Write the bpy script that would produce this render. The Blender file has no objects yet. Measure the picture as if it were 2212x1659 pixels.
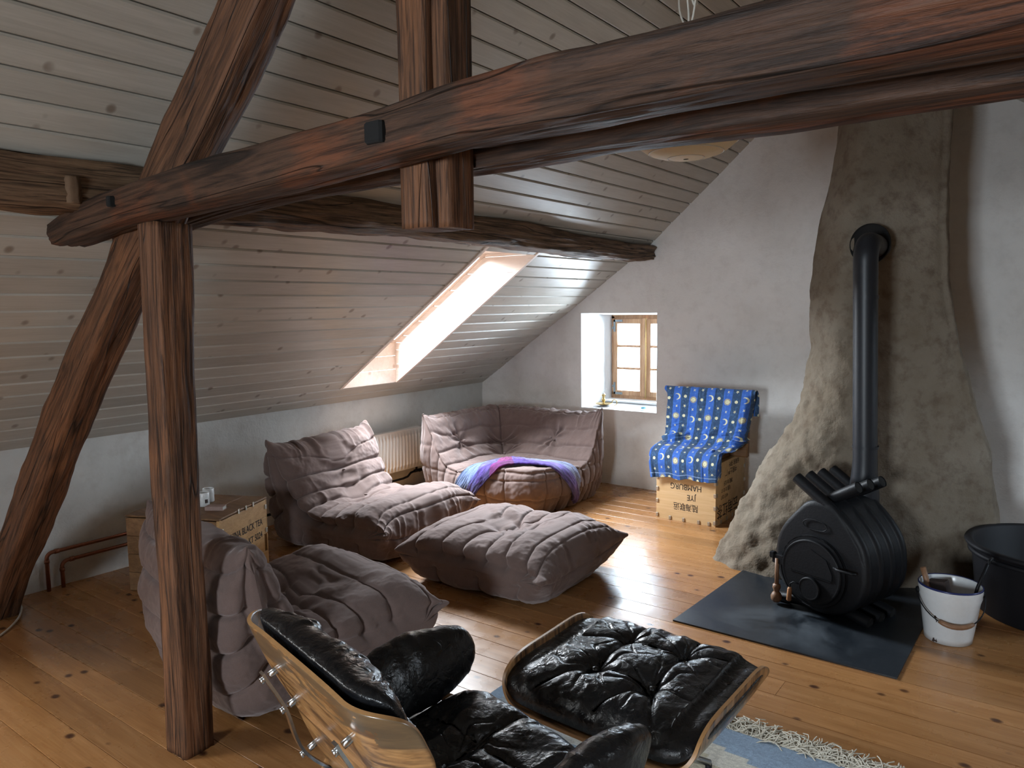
import bpy, bmesh, math, random
import numpy as np
from mathutils import Vector, Matrix
random.seed(7); np.random.seed(7)
PI = math.pi
sc = bpy.context.scene
col = sc.collection

# ------------------------------------------------------------------ camera, world, lights, exposure
CAM_POS = (0, 0, 1.65)
CAM_ROT = ((0.804, -0.051, 0.592), (0.594, 0.091, -0.799), (-0.013, 0.995, 0.104))
cd = bpy.data.cameras.new('camera'); cam = bpy.data.objects.new('camera', cd); col.objects.link(cam)
rot = Matrix(CAM_ROT).to_quaternion().normalized().to_matrix().to_4x4()
cam.matrix_world = Matrix.Translation(CAM_POS) @ rot
cd.sensor_width = 36; cd.lens = 1620 / 2212 * 36; cd.clip_start = 0.05
sc.camera = cam
sc.view_settings.view_transform = 'Standard'; sc.view_settings.look = 'None'
sc.view_settings.gamma = 1; sc.view_settings.use_curve_mapping = False
sc.view_settings.exposure = 0.45
w = bpy.data.worlds.new('sky'); sc.world = w; w.use_nodes = True
w.node_tree.nodes['Background'].inputs[0].default_value = (0.86, 0.93, 1.0, 1)
w.node_tree.nodes['Background'].inputs[1].default_value = 5.0
sc.cycles.max_bounces = 10; sc.cycles.diffuse_bounces = 6; sc.cycles.glossy_bounces = 4
sc.cycles.transparent_max_bounces = 12; sc.cycles.caustics_reflective = False; sc.cycles.caustics_refractive = False
sc.cycles.sample_clamp_indirect = 4.0


def area(name, loc, direction, sx, sy, power, color=(0.9, 0.95, 1.0), up='Y', spread=180):
    l = bpy.data.lights.new(name, 'AREA'); l.shape = 'RECTANGLE'; l.size = sx; l.size_y = sy
    l.energy = power; l.color = color; l.spread = math.radians(spread)
    o = bpy.data.objects.new(name, l); col.objects.link(o)
    o.location = loc; o.rotation_euler = Vector(direction).to_track_quat('-Z', up).to_euler()
    return o


# room constants (metres): knee wall x=-4.82, gable wall y=6.0, ridge x=-1.294
XK, YG, YB = -4.82, 6.0, -3.4
ZK = 0.87
KX, KZ = -2.96, 2.14            # purlin kink of the left slope
RX, RZ = -1.294, 3.59           # ridge
XR = 2.69                       # right knee wall
# daylight through the openings
area('skylight_daylight', (-4.18, 4.25, 1.79), (0.563, 0, -0.826), 0.54, 1.05, 175, (0.93, 0.96, 1.0), 'Y')
area('gable_window_daylight', (-3.205, 6.66, 1.16), (0, -1, -0.10), 0.70, 0.80, 75, (0.80, 0.90, 1.0), 'Y')
area('rear_skylight_daylight', (-4.18, -0.25, 1.79), (0.563, 0, -0.826), 0.64, 1.05, 60, (1.0, 0.97, 0.92), 'Y')
area('right_skylight_daylight', (2.08, 4.85, 1.75), (-0.563, 0, -0.826), 0.64, 1.0, 20, (0.70, 0.85, 1.0), 'Y')
area('right_rear_skylight_daylight', (2.08, 0.6, 1.75), (-0.563, 0, -0.826), 0.64, 1.0, 18, (0.88, 0.94, 1.0), 'Y')
area('rear_window_daylight', (-0.9, -3.6, 1.35), (0, 1, -0.12), 0.9, 1.0, 82, (0.90, 0.95, 1.0), 'Y', 115)


# ------------------------------------------------------------------ numeric helpers
def _h(ix, iy, iz, seed):
    n = (ix * 374761393 + iy * 668265263 + iz * 2147483647 + seed * 1274126177) & 0xffffffff
    n = ((n ^ (n >> 13)) * 1274126177) & 0xffffffff
    n = (n ^ (n >> 16)) & 0xffffffff
    return n / 4294967295.0 * 2 - 1


def noise(x, y, z=0.0, seed=0):
    x, y, z = np.broadcast_arrays(np.asarray(x, float), np.asarray(y, float), np.asarray(z, float))
    fx, fy, fz = np.floor(x), np.floor(y), np.floor(z)
    ix, iy, iz = fx.astype(np.int64), fy.astype(np.int64), fz.astype(np.int64)
    tx, ty, tz = x - fx, y - fy, z - fz
    tx, ty, tz = [t * t * (3 - 2 * t) for t in (tx, ty, tz)]
    r = 0
    for a in (0, 1):
        wx = tx if a else 1 - tx
        for b in (0, 1):
            wy = ty if b else 1 - ty
            for c in (0, 1):
                wz = tz if c else 1 - tz
                r = r + wx * wy * wz * _h(ix + a, iy + b, iz + c, seed)
    return r


def fbm(x, y, z=0.0, o=4, seed=0):
    r, a, f = 0, 1.0, 1.0
    for k in range(o):
        r = r + a * noise(x * f, y * f, z * f, seed + k); a *= 0.5; f *= 2.03
    return r


def catmull(P, n, closed=False):
    P = np.array(P, float); m = len(P)
    if closed:
        Q = np.vstack([P[-1], P, P[0], P[1]]); segs = m
    else:
        Q = np.vstack([2 * P[0] - P[1], P, 2 * P[-1] - P[-2]]); segs = m - 1
    out = []
    K = 24
    for i in range(segs):
        p0, p1, p2, p3 = Q[i], Q[i + 1], Q[i + 2], Q[i + 3]
        t = np.linspace(0, 1, K, endpoint=False)[:, None]
        out.append(0.5 * ((2 * p1) + (-p0 + p2) * t + (2 * p0 - 5 * p1 + 4 * p2 - p3) * t ** 2 + (-p0 + 3 * p1 - 3 * p2 + p3) * t ** 3))
    out = np.vstack(out)
    out = np.vstack([out, out[0] if closed else P[-1]])
    s = np.concatenate([[0], np.cumsum(np.linalg.norm(np.diff(out, axis=0), axis=1))])
    tt = np.linspace(0, s[-1], n, endpoint=not closed)
    return np.stack([np.interp(tt, s, out[:, k]) for k in range(out.shape[1])], 1)


def gridmesh(name, G, cu=False, cv=False, uv=None, colors=None, caps=False):
    """G: (nu, nv, 3) array -> mesh; cu / cv closed in that direction; caps close both u ends (needs cv)."""
    G = np.asarray(G, float); nu, nv = G.shape[:2]
    idx = np.arange(nu * nv).reshape(nu, nv)
    a = idx if cu else idx[:-1]; b = np.roll(idx, -1, 0) if cu else idx[1:]
    if cv:
        f = np.stack([a, np.roll(a, -1, 1), np.roll(b, -1, 1), b], -1)
    else:
        f = np.stack([a[:, :-1], a[:, 1:], b[:, 1:], b[:, :-1]], -1)
    f = f.reshape(-1, 4)
    me = bpy.data.meshes.new(name)
    V = G.reshape(-1, 3); faces = f.tolist()
    if caps:
        V = np.vstack([V, G[0].mean(0), G[-1].mean(0)])
        c0, c1 = nu * nv, nu * nv + 1
        for k in range(nv):
            k2 = (k + 1) % nv
            faces.append((idx[0, k2], idx[0, k], c0)); faces.append((idx[-1, k], idx[-1, k2], c1))
    me.from_pydata(V.tolist(), [], faces)
    if uv is not None:
        UV = np.asarray(uv, float).reshape(-1, 2)
        if caps: UV = np.vstack([UV, UV[0], UV[-1]])
        lay = me.uv_layers.new(name='UVMap')
        vi = np.empty(len(me.loops), np.int32); me.loops.foreach_get('vertex_index', vi)
        lay.data.foreach_set('uv', UV[vi].astype(np.float32).ravel())
    if colors is not None:
        ca = me.color_attributes.new('Col', 'FLOAT_COLOR', 'POINT')
        C4 = np.concatenate([np.asarray(colors, float).reshape(-1, 3), np.ones((nu * nv, 1))], 1)
        if caps: C4 = np.vstack([C4, C4[0], C4[-1]])
        ca.data.foreach_set('color', C4.astype(np.float32).ravel())
    me.polygons.foreach_set('use_smooth', np.ones(len(me.polygons), bool))
    me.update()
    return me


def gnormals(G, cu=False, cv=False):
    du = (np.roll(G, -1, 0) - np.roll(G, 1, 0)) if cu else np.gradient(G, axis=0)
    dv = (np.roll(G, -1, 1) - np.roll(G, 1, 1)) if cv else np.gradient(G, axis=1)
    N = np.cross(du, dv); L = np.linalg.norm(N, axis=-1, keepdims=True); L[L < 1e-12] = 1
    return N / L


def link(name, me, m=None, parent=None, smooth=None):
    o = bpy.data.objects.new(name, me); col.objects.link(o)
    if m is not None and not me.materials: me.materials.append(m)
    if parent is not None: o.parent = parent
    if smooth is not None: me.polygons.foreach_set('use_smooth', np.full(len(me.polygons), smooth))
    return o


def tag(o, label=None, cat=None, group=None, kind=None):
    if label: o['label'] = label
    if cat: o['category'] = cat
    if group: o['group'] = group
    if kind: o['kind'] = kind
    return o


def empty(name, loc=(0, 0, 0), rz=0.0, label=None, cat=None, group=None):
    o = bpy.data.objects.new(name, None); col.objects.link(o); o.empty_display_size = 0.1
    o.location = loc; o.rotation_euler = (0, 0, rz)
    return tag(o, label, cat, group)


class MB:
    """collects simple solids into one mesh"""
    def __init__(s): s.v = []; s.f = []; s.sm = []
    def add(s, V, F, smooth=False, M=None):
        b = len(s.v)
        for p in V:
            p = Vector(p)
            s.v.append(tuple(M @ p) if M is not None else tuple(p))
        for f in F: s.f.append(tuple(b + i for i in f)); s.sm.append(smooth)
        return s
    def box(s, lo, hi, bev=0.0, M=None):
        x0, y0, z0 = lo; x1, y1, z1 = hi
        bev = min(bev, (x1 - x0) / 2.01, (y1 - y0) / 2.01, (z1 - z0) / 2.01)
        if bev <= 0:
            V = [(x, y, z) for z in (z0, z1) for y in (y0, y1) for x in (x0, x1)]
            return s.add(V, [(0, 2, 3, 1), (4, 5, 7, 6), (0, 1, 5, 4), (2, 6, 7, 3), (0, 4, 6, 2), (1, 3, 7, 5)], M=M)
        V = []; b = bev
        def ring(z, i):
            return [(x0 + i + b, y0 + i, z), (x1 - i - b, y0 + i, z), (x1 - i, y0 + i + b, z), (x1 - i, y1 - i - b, z),
                    (x1 - i - b, y1 - i, z), (x0 + i + b, y1 - i, z), (x0 + i, y1 - i - b, z), (x0 + i, y0 + i + b, z)]
        V = ring(z0, b * .6) + ring(z0 + b, 0) + ring(z1 - b, 0) + ring(z1, b * .6)
        F = [tuple(range(7, -1, -1)), tuple(range(24, 32))]
        for r in range(3):
            for k in range(8):
                k2 = (k + 1) % 8; F.append((r * 8 + k, r * 8 + k2, r * 8 + 8 + k2, r * 8 + 8 + k))
        return s.add(V, F, M=M)
    def tube(s, P, r, n=10, caps=True, M=None, smooth=True):
        P = [Vector(p) for p in P]; R = r if hasattr(r, '__len__') else [r] * len(P)
        V = []; F = []; up = None
        for i, p in enumerate(P):
            t = (P[min(i + 1, len(P) - 1)] - P[max(i - 1, 0)]).normalized()
            if up is None: up = t.orthogonal().normalized()
            else:
                up = (up - t * up.dot(t))
                up = up.normalized() if up.length > 1e-6 else t.orthogonal().normalized()
            q = t.cross(up)
            for k in range(n):
                a = 2 * PI * k / n; V.append(p + (up * math.cos(a) + q * math.sin(a)) * R[i])
        for i in range(len(P) - 1):
            for k in range(n):
                k2 = (k + 1) % n; F.append((i * n + k, i * n + k2, (i + 1) * n + k2, (i + 1) * n + k))
        s.add(V, F, smooth, M)
        if caps:
            b = len(s.v) - len(V)
            s.f.append(tuple(b + k for k in range(n - 1, -1, -1))); s.sm.append(False)
            s.f.append(tuple(b + (len(P) - 1) * n + k for k in range(n))); s.sm.append(False)
        return s
    def lathe(s, prof, n=32, M=None):
        V = []; F = []
        for r, z in prof:
            for k in range(n):
                a = 2 * PI * k / n; V.append((r * math.cos(a), r * math.sin(a), z))
        for i in range(len(prof) - 1):
            for k in range(n):
                k2 = (k + 1) % n; F.append((i * n + k, i * n + k2, (i + 1) * n + k2, (i + 1) * n + k))
        return s.add(V, F, True, M)
    def prism(s, poly, y0, y1, M=None):
        """poly in (x,z), extruded along y"""
        n = len(poly)
        V = [(x, y0, z) for x, z in poly] + [(x, y1, z) for x, z in poly]
        F = [tuple(range(n)), tuple(range(2 * n - 1, n - 1, -1))]
        for k in range(n):
            k2 = (k + 1) % n; F.append((k, n + k, n + k2, k2))
        return s.add(V, F, M=M)
    def mesh(s, name, recalc=True):
        me = bpy.data.meshes.new(name); me.from_pydata(s.v, [], s.f)
        me.polygons.foreach_set('use_smooth', np.array(s.sm, bool))
        if recalc:
            bm = bmesh.new(); bm.from_mesh(me); bmesh.ops.recalc_face_normals(bm, faces=bm.faces); bm.to_mesh(me); bm.free()
        me.update(); return me
    def build(s, name, m, parent=None, recalc=True):
        return link(name, s.mesh(name, recalc), m, parent)


# ------------------------------------------------------------------ materials
class NT:
    def __init__(s, name, rough=0.6, spec=0.5, metal=0.0):
        s.m = bpy.data.materials.new(name); s.m.use_nodes = True; s.t = s.m.node_tree
        s.b = s.t.nodes['Principled BSDF']; s.out = s.t.nodes['Material Output']
        s.b.inputs['Roughness'].default_value = rough; s.b.inputs['Specular IOR Level'].default_value = spec
        s.b.inputs['Metallic'].default_value = metal
    def n(s, typ, **k):
        nd = s.t.nodes.new(typ)
        for a, v in k.items(): setattr(nd, a, v)
        return nd
    def l(s, a, b): s.t.links.new(a, b)
    def coord(s, kind='pos', scale=(1, 1, 1), rand=False):
        if kind == 'pos': src = s.n('ShaderNodeNewGeometry').outputs['Position']
        elif kind == 'uv': src = s.n('ShaderNodeTexCoord').outputs['UV']
        else: src = s.n('ShaderNodeTexCoord').outputs['Object']
        if rand:
            oi = s.n('ShaderNodeObjectInfo'); ad = s.n('ShaderNodeVectorMath', operation='MULTIPLY_ADD')
            s.l(oi.outputs['Random'], ad.inputs[0]); ad.inputs[1].default_value = (37.1, 53.7, 17.3); s.l(src, ad.inputs[2]); src = ad.outputs[0]
        mp = s.n('ShaderNodeMapping'); mp.inputs['Scale'].default_value = scale; s.l(src, mp.inputs['Vector'])
        return mp.outputs[0]
    def noise(s, vec, scale=1, detail=5, rough=0.55, dist=0.0):
        nd = s.n('ShaderNodeTexNoise'); nd.inputs['Scale'].default_value = scale; nd.inputs['Detail'].default_value = detail
        nd.inputs['Roughness'].default_value = rough; nd.inputs['Distortion'].default_value = dist
        s.l(vec, nd.inputs['Vector']); return nd.outputs['Fac']
    def ramp(s, fac, stops):
        r = s.n('ShaderNodeValToRGB'); e = r.color_ramp.elements
        while len(e) < len(stops): e.new(0.5)
        for i, (p, c) in enumerate(stops):
            e[i].position = p; e[i].color = (c, c, c, 1) if not hasattr(c, '__len__') else (*c, 1)
        s.l(fac, r.inputs[0]); return r.outputs[0]
    def mix(s, fac, a, b, mode='MIX'):
        m = s.n('ShaderNodeMix', data_type='RGBA', blend_type=mode)
        for sock, v in ((m.inputs[0], fac), (m.inputs[6], a), (m.inputs[7], b)):
            if hasattr(v, 'is_linked'): s.l(v, sock)
            elif hasattr(v, '__len__'): sock.default_value = (*v, 1)
            else: sock.default_value = v
        return m.outputs[2]
    def math(s, op, a, b=0.0):
        m = s.n('ShaderNodeMath', operation=op)
        for i, v in enumerate((a, b)):
            if hasattr(v, 'is_linked'): s.l(v, m.inputs[i])
            else: m.inputs[i].default_value = v
        return m.outputs[0]
    def color(s, c):
        if hasattr(c, 'is_linked'): s.l(c, s.b.inputs['Base Color'])
        else: s.b.inputs['Base Color'].default_value = (*c, 1)
        return s
    def bump(s, h, strength=0.3, dist=0.01):
        b = s.n('ShaderNodeBump'); b.inputs['Strength'].default_value = strength; b.inputs['Distance'].default_value = dist
        s.l(h, b.inputs['Height']); s.l(b.outputs[0], s.b.inputs['Normal']); return s


def plain(name, c, rough=0.6, metal=0.0, spec=0.5, bump=0.0, bscale=60, var=0.35):
    t = NT(name, rough, spec, metal); t.color(c)
    v = t.coord('obj'); nz = t.noise(v, bscale, 4)
    cc = t.mix(var, c, t.ramp(nz, [(0.3, tuple(x * .7 for x in c)), (0.7, tuple(min(1, x * 1.25) for x in c))])); t.color(cc)
    if bump: t.bump(nz, bump, 0.004)
    return t.m


def wood_boards(name, along, base, dark, light, rough, knot=1.0, knot_col=(0.10, 0.045, 0.02), seed_scale=1.0, vary=0.18, bump=0.15, rlo=None, flat=None, ks=8.0):
    """planed softwood planks: grain runs along world axis 'along', knots, per-board tint"""
    t = NT(name, rough)
    g = [9.0, 9.0, 9.0]; g[along] = 0.7
    v = t.coord('pos', tuple(g), rand=True)
    gr = t.noise(v, 2.2, 5, 0.6, 0.8)
    v2 = t.coord('pos', tuple(x * (5 if i != along else 3) for i, x in enumerate(g)), rand=True)
    fine = t.noise(v2, 3.0, 3)
    c = t.ramp(gr, [(0.25, dark), (0.5, base), (0.75, light)])
    c = t.mix(0.30, c, t.ramp(fine, [(0.35, dark), (0.65, light)]))
    kg = [1.0, 1.0, 1.0]; kg[along] = 0.75
    if flat is not None: kg[flat] = 0.0
    vk = t.coord('pos', tuple(kg), rand=True)
    vo = t.n('ShaderNodeTexVoronoi', feature='F1'); vo.inputs['Scale'].default_value = ks; t.l(vk, vo.inputs['Vector'])
    k = t.ramp(vo.outputs['Distance'], [(0.06, 1.0), (0.10, 0.8), (0.16, 0.0)])
    sel = t.ramp(t.noise(vk, 2.1, 2), [(0.36, 0.0), (0.42, 1.0)])
    k = t.math('MULTIPLY', k, sel); k = t.math('MULTIPLY', k, knot)
    c = t.mix(k, c, knot_col)
    oi = t.n('ShaderNodeObjectInfo')
    tint = t.ramp(oi.outputs['Random'], [(0.0, 1 - vary), (1.0, 1 + vary * .5)])
    c = t.mix(1.0, c, tint, 'MULTIPLY'); t.color(c)
    rr = t.ramp(t.noise(t.coord('pos', (1, 1, 1)), 6, 5), [(0.3, (rlo or rough) * 0.8), (0.7, min(1, rough * 1.3))]); t.l(rr, t.b.inputs['Roughness'])
    t.bump(gr, bump, 0.003)
    return t.m


M_FLOOR = wood_boards('pine_floor', 0, (0.33, 0.155, 0.054), (0.235, 0.098, 0.030), (0.42, 0.215, 0.088), 0.27, 1.0, (0.06, 0.022, 0.010), bump=0.10, flat=2)
M_CEIL = wood_boards('whitewashed_boards', 1, (0.47, 0.45, 0.395), (0.40, 0.375, 0.325), (0.54, 0.52, 0.465), 0.36, 0.75, (0.17, 0.125, 0.09), vary=0.12, bump=0.18, flat=0, ks=10.0)
M_REVEAL = wood_boards('reveal_boards', 0, (0.76, 0.64, 0.56), (0.68, 0.55, 0.46), (0.84, 0.74, 0.66), 0.40, 0.5, (0.35, 0.18, 0.1), vary=0.05)
M_DECK = plain('roof_deck', (0.035, 0.028, 0.022), 0.9)


def beam_mat(name, dark, mid, orange, orange_amt=0.5):
    t = NT(name, 0.62, 0.35)
    v = t.coord('uv', (1.3, 16, 1), rand=True); g = t.noise(v, 1.6, 8, 0.65, 1.2)
    v2 = t.coord('uv', (4, 120, 1), rand=True); f = t.noise(v2, 1.0, 4, 0.6, 0.3)
    big = t.noise(t.coord('uv', (1.1, 3.5, 1), rand=True), 1.3, 4, 0.6, 0.8)
    c = t.ramp(g, [(0.28, dark), (0.50, mid), (0.78, tuple(x * 1.5 for x in mid))])
    om = t.ramp(big, [(0.52, 0.0), (0.60, orange_amt)])
    c = t.mix(om, c, t.ramp(f, [(0.3, tuple(x * .55 for x in orange)), (0.7, orange)]))
    c = t.mix(t.ramp(f, [(0.30, 0.75), (0.48, 0.0)]), c, tuple(x * .5 for x in dark))
    kn = t.n('ShaderNodeTexVoronoi', feature='F1'); kn.inputs['Scale'].default_value = 3.0; t.l(t.coord('uv', (0.7, 2.5, 1), rand=True), kn.inputs['Vector'])
    c = t.mix(t.ramp(kn.outputs['Distance'], [(0.05, 0.85), (0.10, 0.0)]), c, tuple(x * .3 for x in dark))
    fib = t.noise(t.coord('uv', (2.2, 60, 1), rand=True), 1.4, 5, 0.7, 0.6)
    c = t.mix(t.ramp(fib, [(0.36, 0.8), (0.50, 0.0)]), c, tuple(x * .55 for x in dark)); c = t.mix(t.ramp(fib, [(0.58, 0.0), (0.74, 0.6)]), c, tuple(min(1, x * 2.3) for x in mid))
    sk = t.noise(t.coord('uv', (0.55, 11, 1), rand=True), 1.0, 2, 0.4, 0.7); shake = t.ramp(t.math('ABSOLUTE', t.math('SUBTRACT', sk, 0.5)), [(0.0, 1.0), (0.010, 0.0)])
    c = t.mix(t.math('MULTIPLY', shake, 0.85), c, tuple(x * .15 for x in dark))
    t.color(c)
    h = t.math('SUBTRACT', t.math('ADD', t.math('MULTIPLY', g, 0.5), t.math('MULTIPLY', fib, 0.7)), t.math('MULTIPLY', shake, 0.6)); t.bump(h, 0.8, 0.010)
    return t.m


M_BEAM = beam_mat('old_beam_wood', (0.016, 0.008, 0.005), (0.062, 0.031, 0.018), (0.19, 0.058, 0.022), 0.6)
M_BEAM2 = beam_mat('old_post_wood', (0.024, 0.011, 0.006), (0.125, 0.055, 0.026), (0.24, 0.10, 0.042), 0.55)
M_BEAM3 = beam_mat('weathered_purlin_wood', (0.034, 0.019, 0.011), (0.18, 0.108, 0.064), (0.24, 0.15, 0.085), 0.6)


def plaster(name, a, b, dirt, rough=0.9, scale=1.0, bump=0.5, dirt_amt=0.35):
    t = NT(name, rough, 0.2)
    v = t.coord('pos'); n1 = t.noise(v, 1.7 * scale, 6, 0.6); n2 = t.noise(v, 9 * scale, 6, 0.65); n3 = t.noise(v, 60, 4, 0.6)
    c = t.ramp(n1, [(0.3, a), (0.7, b)])
    c = t.mix(t.ramp(n2, [(0.48, 0.0), (0.68, dirt_amt)]), c, dirt)
    t.color(c)
    h = t.math('ADD', n2, t.math('MULTIPLY', n3, 0.35)); t.bump(h, bump, 0.012)
    return t.m


M_GABLE = plaster('clay_plaster', (0.62, 0.60, 0.575), (0.72, 0.705, 0.685), (0.52, 0.49, 0.465))
M_KNEE = plaster('lime_plaster', (0.54, 0.55, 0.53), (0.66, 0.67, 0.65), (0.44, 0.42, 0.39))
M_REV_PLASTER = plaster('white_plaster', (0.86, 0.88, 0.89), (0.94, 0.95, 0.95), (0.8, 0.82, 0.84), dirt_amt=0.2)
M_CHIM = plaster('chimney_render', (0.135, 0.106, 0.074), (0.205, 0.175, 0.138), (0.070, 0.046, 0.030), scale=1.3, bump=0.9, dirt_amt=0.55)


def fabric(name, c, rough=0.95):
    t = NT(name, rough, 0.15)
    v = t.coord('obj'); n1 = t.noise(v, 5, 4); n2 = t.noise(v, 420, 3, 0.7); n3 = t.noise(v, 38, 4, 0.6)
    cc = t.ramp(n1, [(0.3, tuple(x * .88 for x in c)), (0.7, tuple(x * 1.1 for x in c))])
    cc = t.mix(0.30, cc, t.ramp(n2, [(0.35, tuple(x * .6 for x in c)), (0.65, tuple(x * 1.5 for x in c))]))
    t.color(cc); t.b.inputs['Sheen Weight'].default_value = 0.35; t.b.inputs['Sheen Roughness'].default_value = 0.5
    t.b.inputs['Sheen Tint'].default_value = (0.9, 0.8, 0.78, 1)
    h = t.math('ADD', n2, t.math('MULTIPLY', n3, 0.8)); t.bump(h, 0.22, 0.004)
    return t.m


M_SOFA = fabric('mauve_brown_suede', (0.124, 0.086, 0.076))


def leather():
    t = NT('black_leather', 0.30, 0.42)
    v = t.coord('obj'); n1 = t.noise(v, 13, 3, 0.5, 1.2); n2 = t.noise(v, 240, 3); n3 = t.noise(v, 45, 4, 0.55, 1.0)
    t.color(t.mix(t.ramp(n1, [(0.4, 0.0), (0.8, 0.5)]), (0.0045, 0.0048, 0.0058), (0.010, 0.0095, 0.0095)))
    t.l(t.ramp(n1, [(0.3, 0.20), (0.7, 0.36)]), t.b.inputs['Roughness'])
    h = t.math('ADD', t.math('MULTIPLY', n1, 1.5), t.math('ADD', t.math('MULTIPLY', n3, 0.7), t.math('MULTIPLY', n2, 0.12)))
    t.bump(h, 0.38, 0.010)
    return t.m


M_LEATHER = leather()


def rosewood():
    t = NT('rosewood_veneer', 0.28, 0.5)
    v = t.coord('obj', (1.2, 1.2, 7.5)); g = t.noise(v, 3.0, 7, 0.6, 1.8)
    v2 = t.coord('obj', (8, 8, 60)); f = t.noise(v2, 2.0, 3)
    c = t.ramp(g, [(0.33, (0.04, 0.022, 0.014)), (0.43, (0.16, 0.078, 0.03)), (0.52, (0.36, 0.185, 0.068)), (0.75, (0.46, 0.26, 0.105))])
    c = t.mix(t.ramp(f, [(0.35, 0.6), (0.6, 0.0)]), c, (0.12, 0.055, 0.022))
    pv = t.noise(t.coord('obj', (2.2, 2.2, 5.0)), 2.4, 5, 0.6, 0.5); sep = t.n('ShaderNodeSeparateXYZ'); t.l(t.coord('obj'), sep.inputs[0])
    band = t.math('MULTIPLY', t.ramp(sep.outputs['Z'], [(0.70, 0.0), (0.715, 1.0)]), t.ramp(pv, [(0.49, 0.0), (0.505, 0.85)]))
    c = t.mix(band, c, (0.085, 0.062, 0.038))
    t.color(c); t.b.inputs['Coat Weight'].default_value = 0.3; t.b.inputs['Coat Roughness'].default_value = 0.15
    return t.m


def rosewood_end():
    t = NT('rosewood_veneer_striped', 0.28, 0.5)
    v = t.coord('obj', (1.0, 9.0, 1.0)); g = t.noise(v, 4.0, 7, 0.6, 1.0)
    c = t.ramp(g, [(0.36, (0.035, 0.02, 0.013)), (0.47, (0.16, 0.08, 0.035)), (0.58, (0.36, 0.19, 0.08)), (0.75, (0.48, 0.27, 0.12))])
    t.color(c); t.b.inputs['Coat Weight'].default_value = 0.3
    return t.m


M_ROSE = rosewood(); M_ROSE2 = rosewood_end()
M_PLYEDGE = plain('ply_edge', (0.36, 0.19, 0.075), 0.4)
M_IRON = plain('black_stove_steel', (0.006, 0.0065, 0.008), 0.50, 0.0, 0.22, 0.25, 90)
M_PIPE = plain('grey_flue_enamel', (0.010, 0.012, 0.016), 0.42, 0, 0.35)
M_HOLE = plain('hole_shade_and_black', (0.004, 0.004, 0.004), 0.95)  # near-black: paints the shade inside holes, also colours the black rosette
M_CHROME = plain('polished_aluminium', (0.55, 0.56, 0.57), 0.22, 1.0)
M_BRASS = plain('worn_brass', (0.55, 0.40, 0.17), 0.3, 1.0)
M_COPPER = plain('dull_copper', (0.26, 0.10, 0.055), 0.4, 0.7)
M_WHITE = plain('white_enamel', (0.72, 0.72, 0.70), 0.25, var=0.04)
M_BUCKET = plain('bucket_enamel', (0.62, 0.64, 0.65), 0.22, var=0.08)
M_BLUE_RIM = plain('blue_enamel_rim', (0.02, 0.03, 0.12), 0.25)
M_BLACKP = plain('black_plastic', (0.007, 0.007, 0.009), 0.6, 0, 0.25)
M_HANDLE = plain('turned_wood', (0.22, 0.115, 0.06), 0.5)
M_DARKW = plain('dark_wood_block', (0.035, 0.02, 0.016), 0.7)
M_CABLE = plain('white_cable', (0.6, 0.58, 0.52), 0.5)
M_TIN = plain('tin_clip', (0.55, 0.52, 0.45), 0.35, 0.8)
M_CERAM = plain('white_ceramic', (0.66, 0.68, 0.68), 0.3)
M_INK = plain('stencil_ink', (0.022, 0.018, 0.016), 0.9)
M_WAX = plain('wax', (0.75, 0.74, 0.7), 0.5)
M_TEALBLUE = plain('blue_glass', (0.25, 0.55, 0.70), 0.15)
M_GREYMET = plain('grey_iron_corner', (0.20, 0.24, 0.26), 0.5, 0.4)
M_MATCH = plain('matchbox_paper', (0.30, 0.20, 0.17), 0.7)
M_STRIKE = plain('matchbox_side', (0.45, 0.44, 0.41), 0.8)
M_PEG = plain('peg_wood', (0.14, 0.085, 0.05), 0.8, 0, 0.3, 0.6, 40)
M_PALEW = wood_boards('crate_plywood', 0, (0.60, 0.40, 0.20), (0.50, 0.31, 0.14), (0.68, 0.48, 0.27), 0.6, 0.1, vary=0.03)
M_CRATE2 = wood_boards('crate_boards', 1, (0.42, 0.25, 0.10), (0.30, 0.16, 0.06), (0.52, 0.33, 0.15), 0.6, 0.3, vary=0.1)
M_CRATETOP = wood_boards('crate_lid_boards', 0, (0.17, 0.085, 0.035), (0.10, 0.05, 0.02), (0.26, 0.14, 0.06), 0.5, 0.3, vary=0.1)
M_WINFRAME = wood_boards('weathered_window_wood', 2, (0.30, 0.155, 0.075), (0.17, 0.085, 0.045), (0.50, 0.33, 0.20), 0.7, 0.2, vary=0.05)


def steel_plate():
    t = NT('hearth_steel', 0.34, 0.5)
    v = t.coord('pos'); n1 = t.noise(v, 3.2, 6, 0.6, 0.6); n2 = t.noise(v, 45, 4)
    geo = t.n('ShaderNodeNewGeometry'); vm = t.n('ShaderNodeVectorMath', operation='DISTANCE'); t.l(geo.outputs['Position'], vm.inputs[0]); vm.inputs[1].default_value = (-1.05, 3.86, 0)
    ash = t.math('MULTIPLY', t.ramp(vm.outputs['Value'], [(0.05, 1.0), (0.42, 0.0)]), t.ramp(n1, [(0.42, 0.0), (0.66, 0.75)]))
    t.color(t.mix(ash, t.mix(t.ramp(n2, [(0.4, 0.0), (0.7, 0.3)]), (0.013, 0.017, 0.022), (0.03, 0.036, 0.044)), (0.13, 0.15, 0.17)))
    t.l(t.ramp(n1, [(0.3, 0.28), (0.7, 0.5)]), t.b.inputs['Roughness'])
    return t.m


M_HEARTH = steel_plate()


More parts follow.
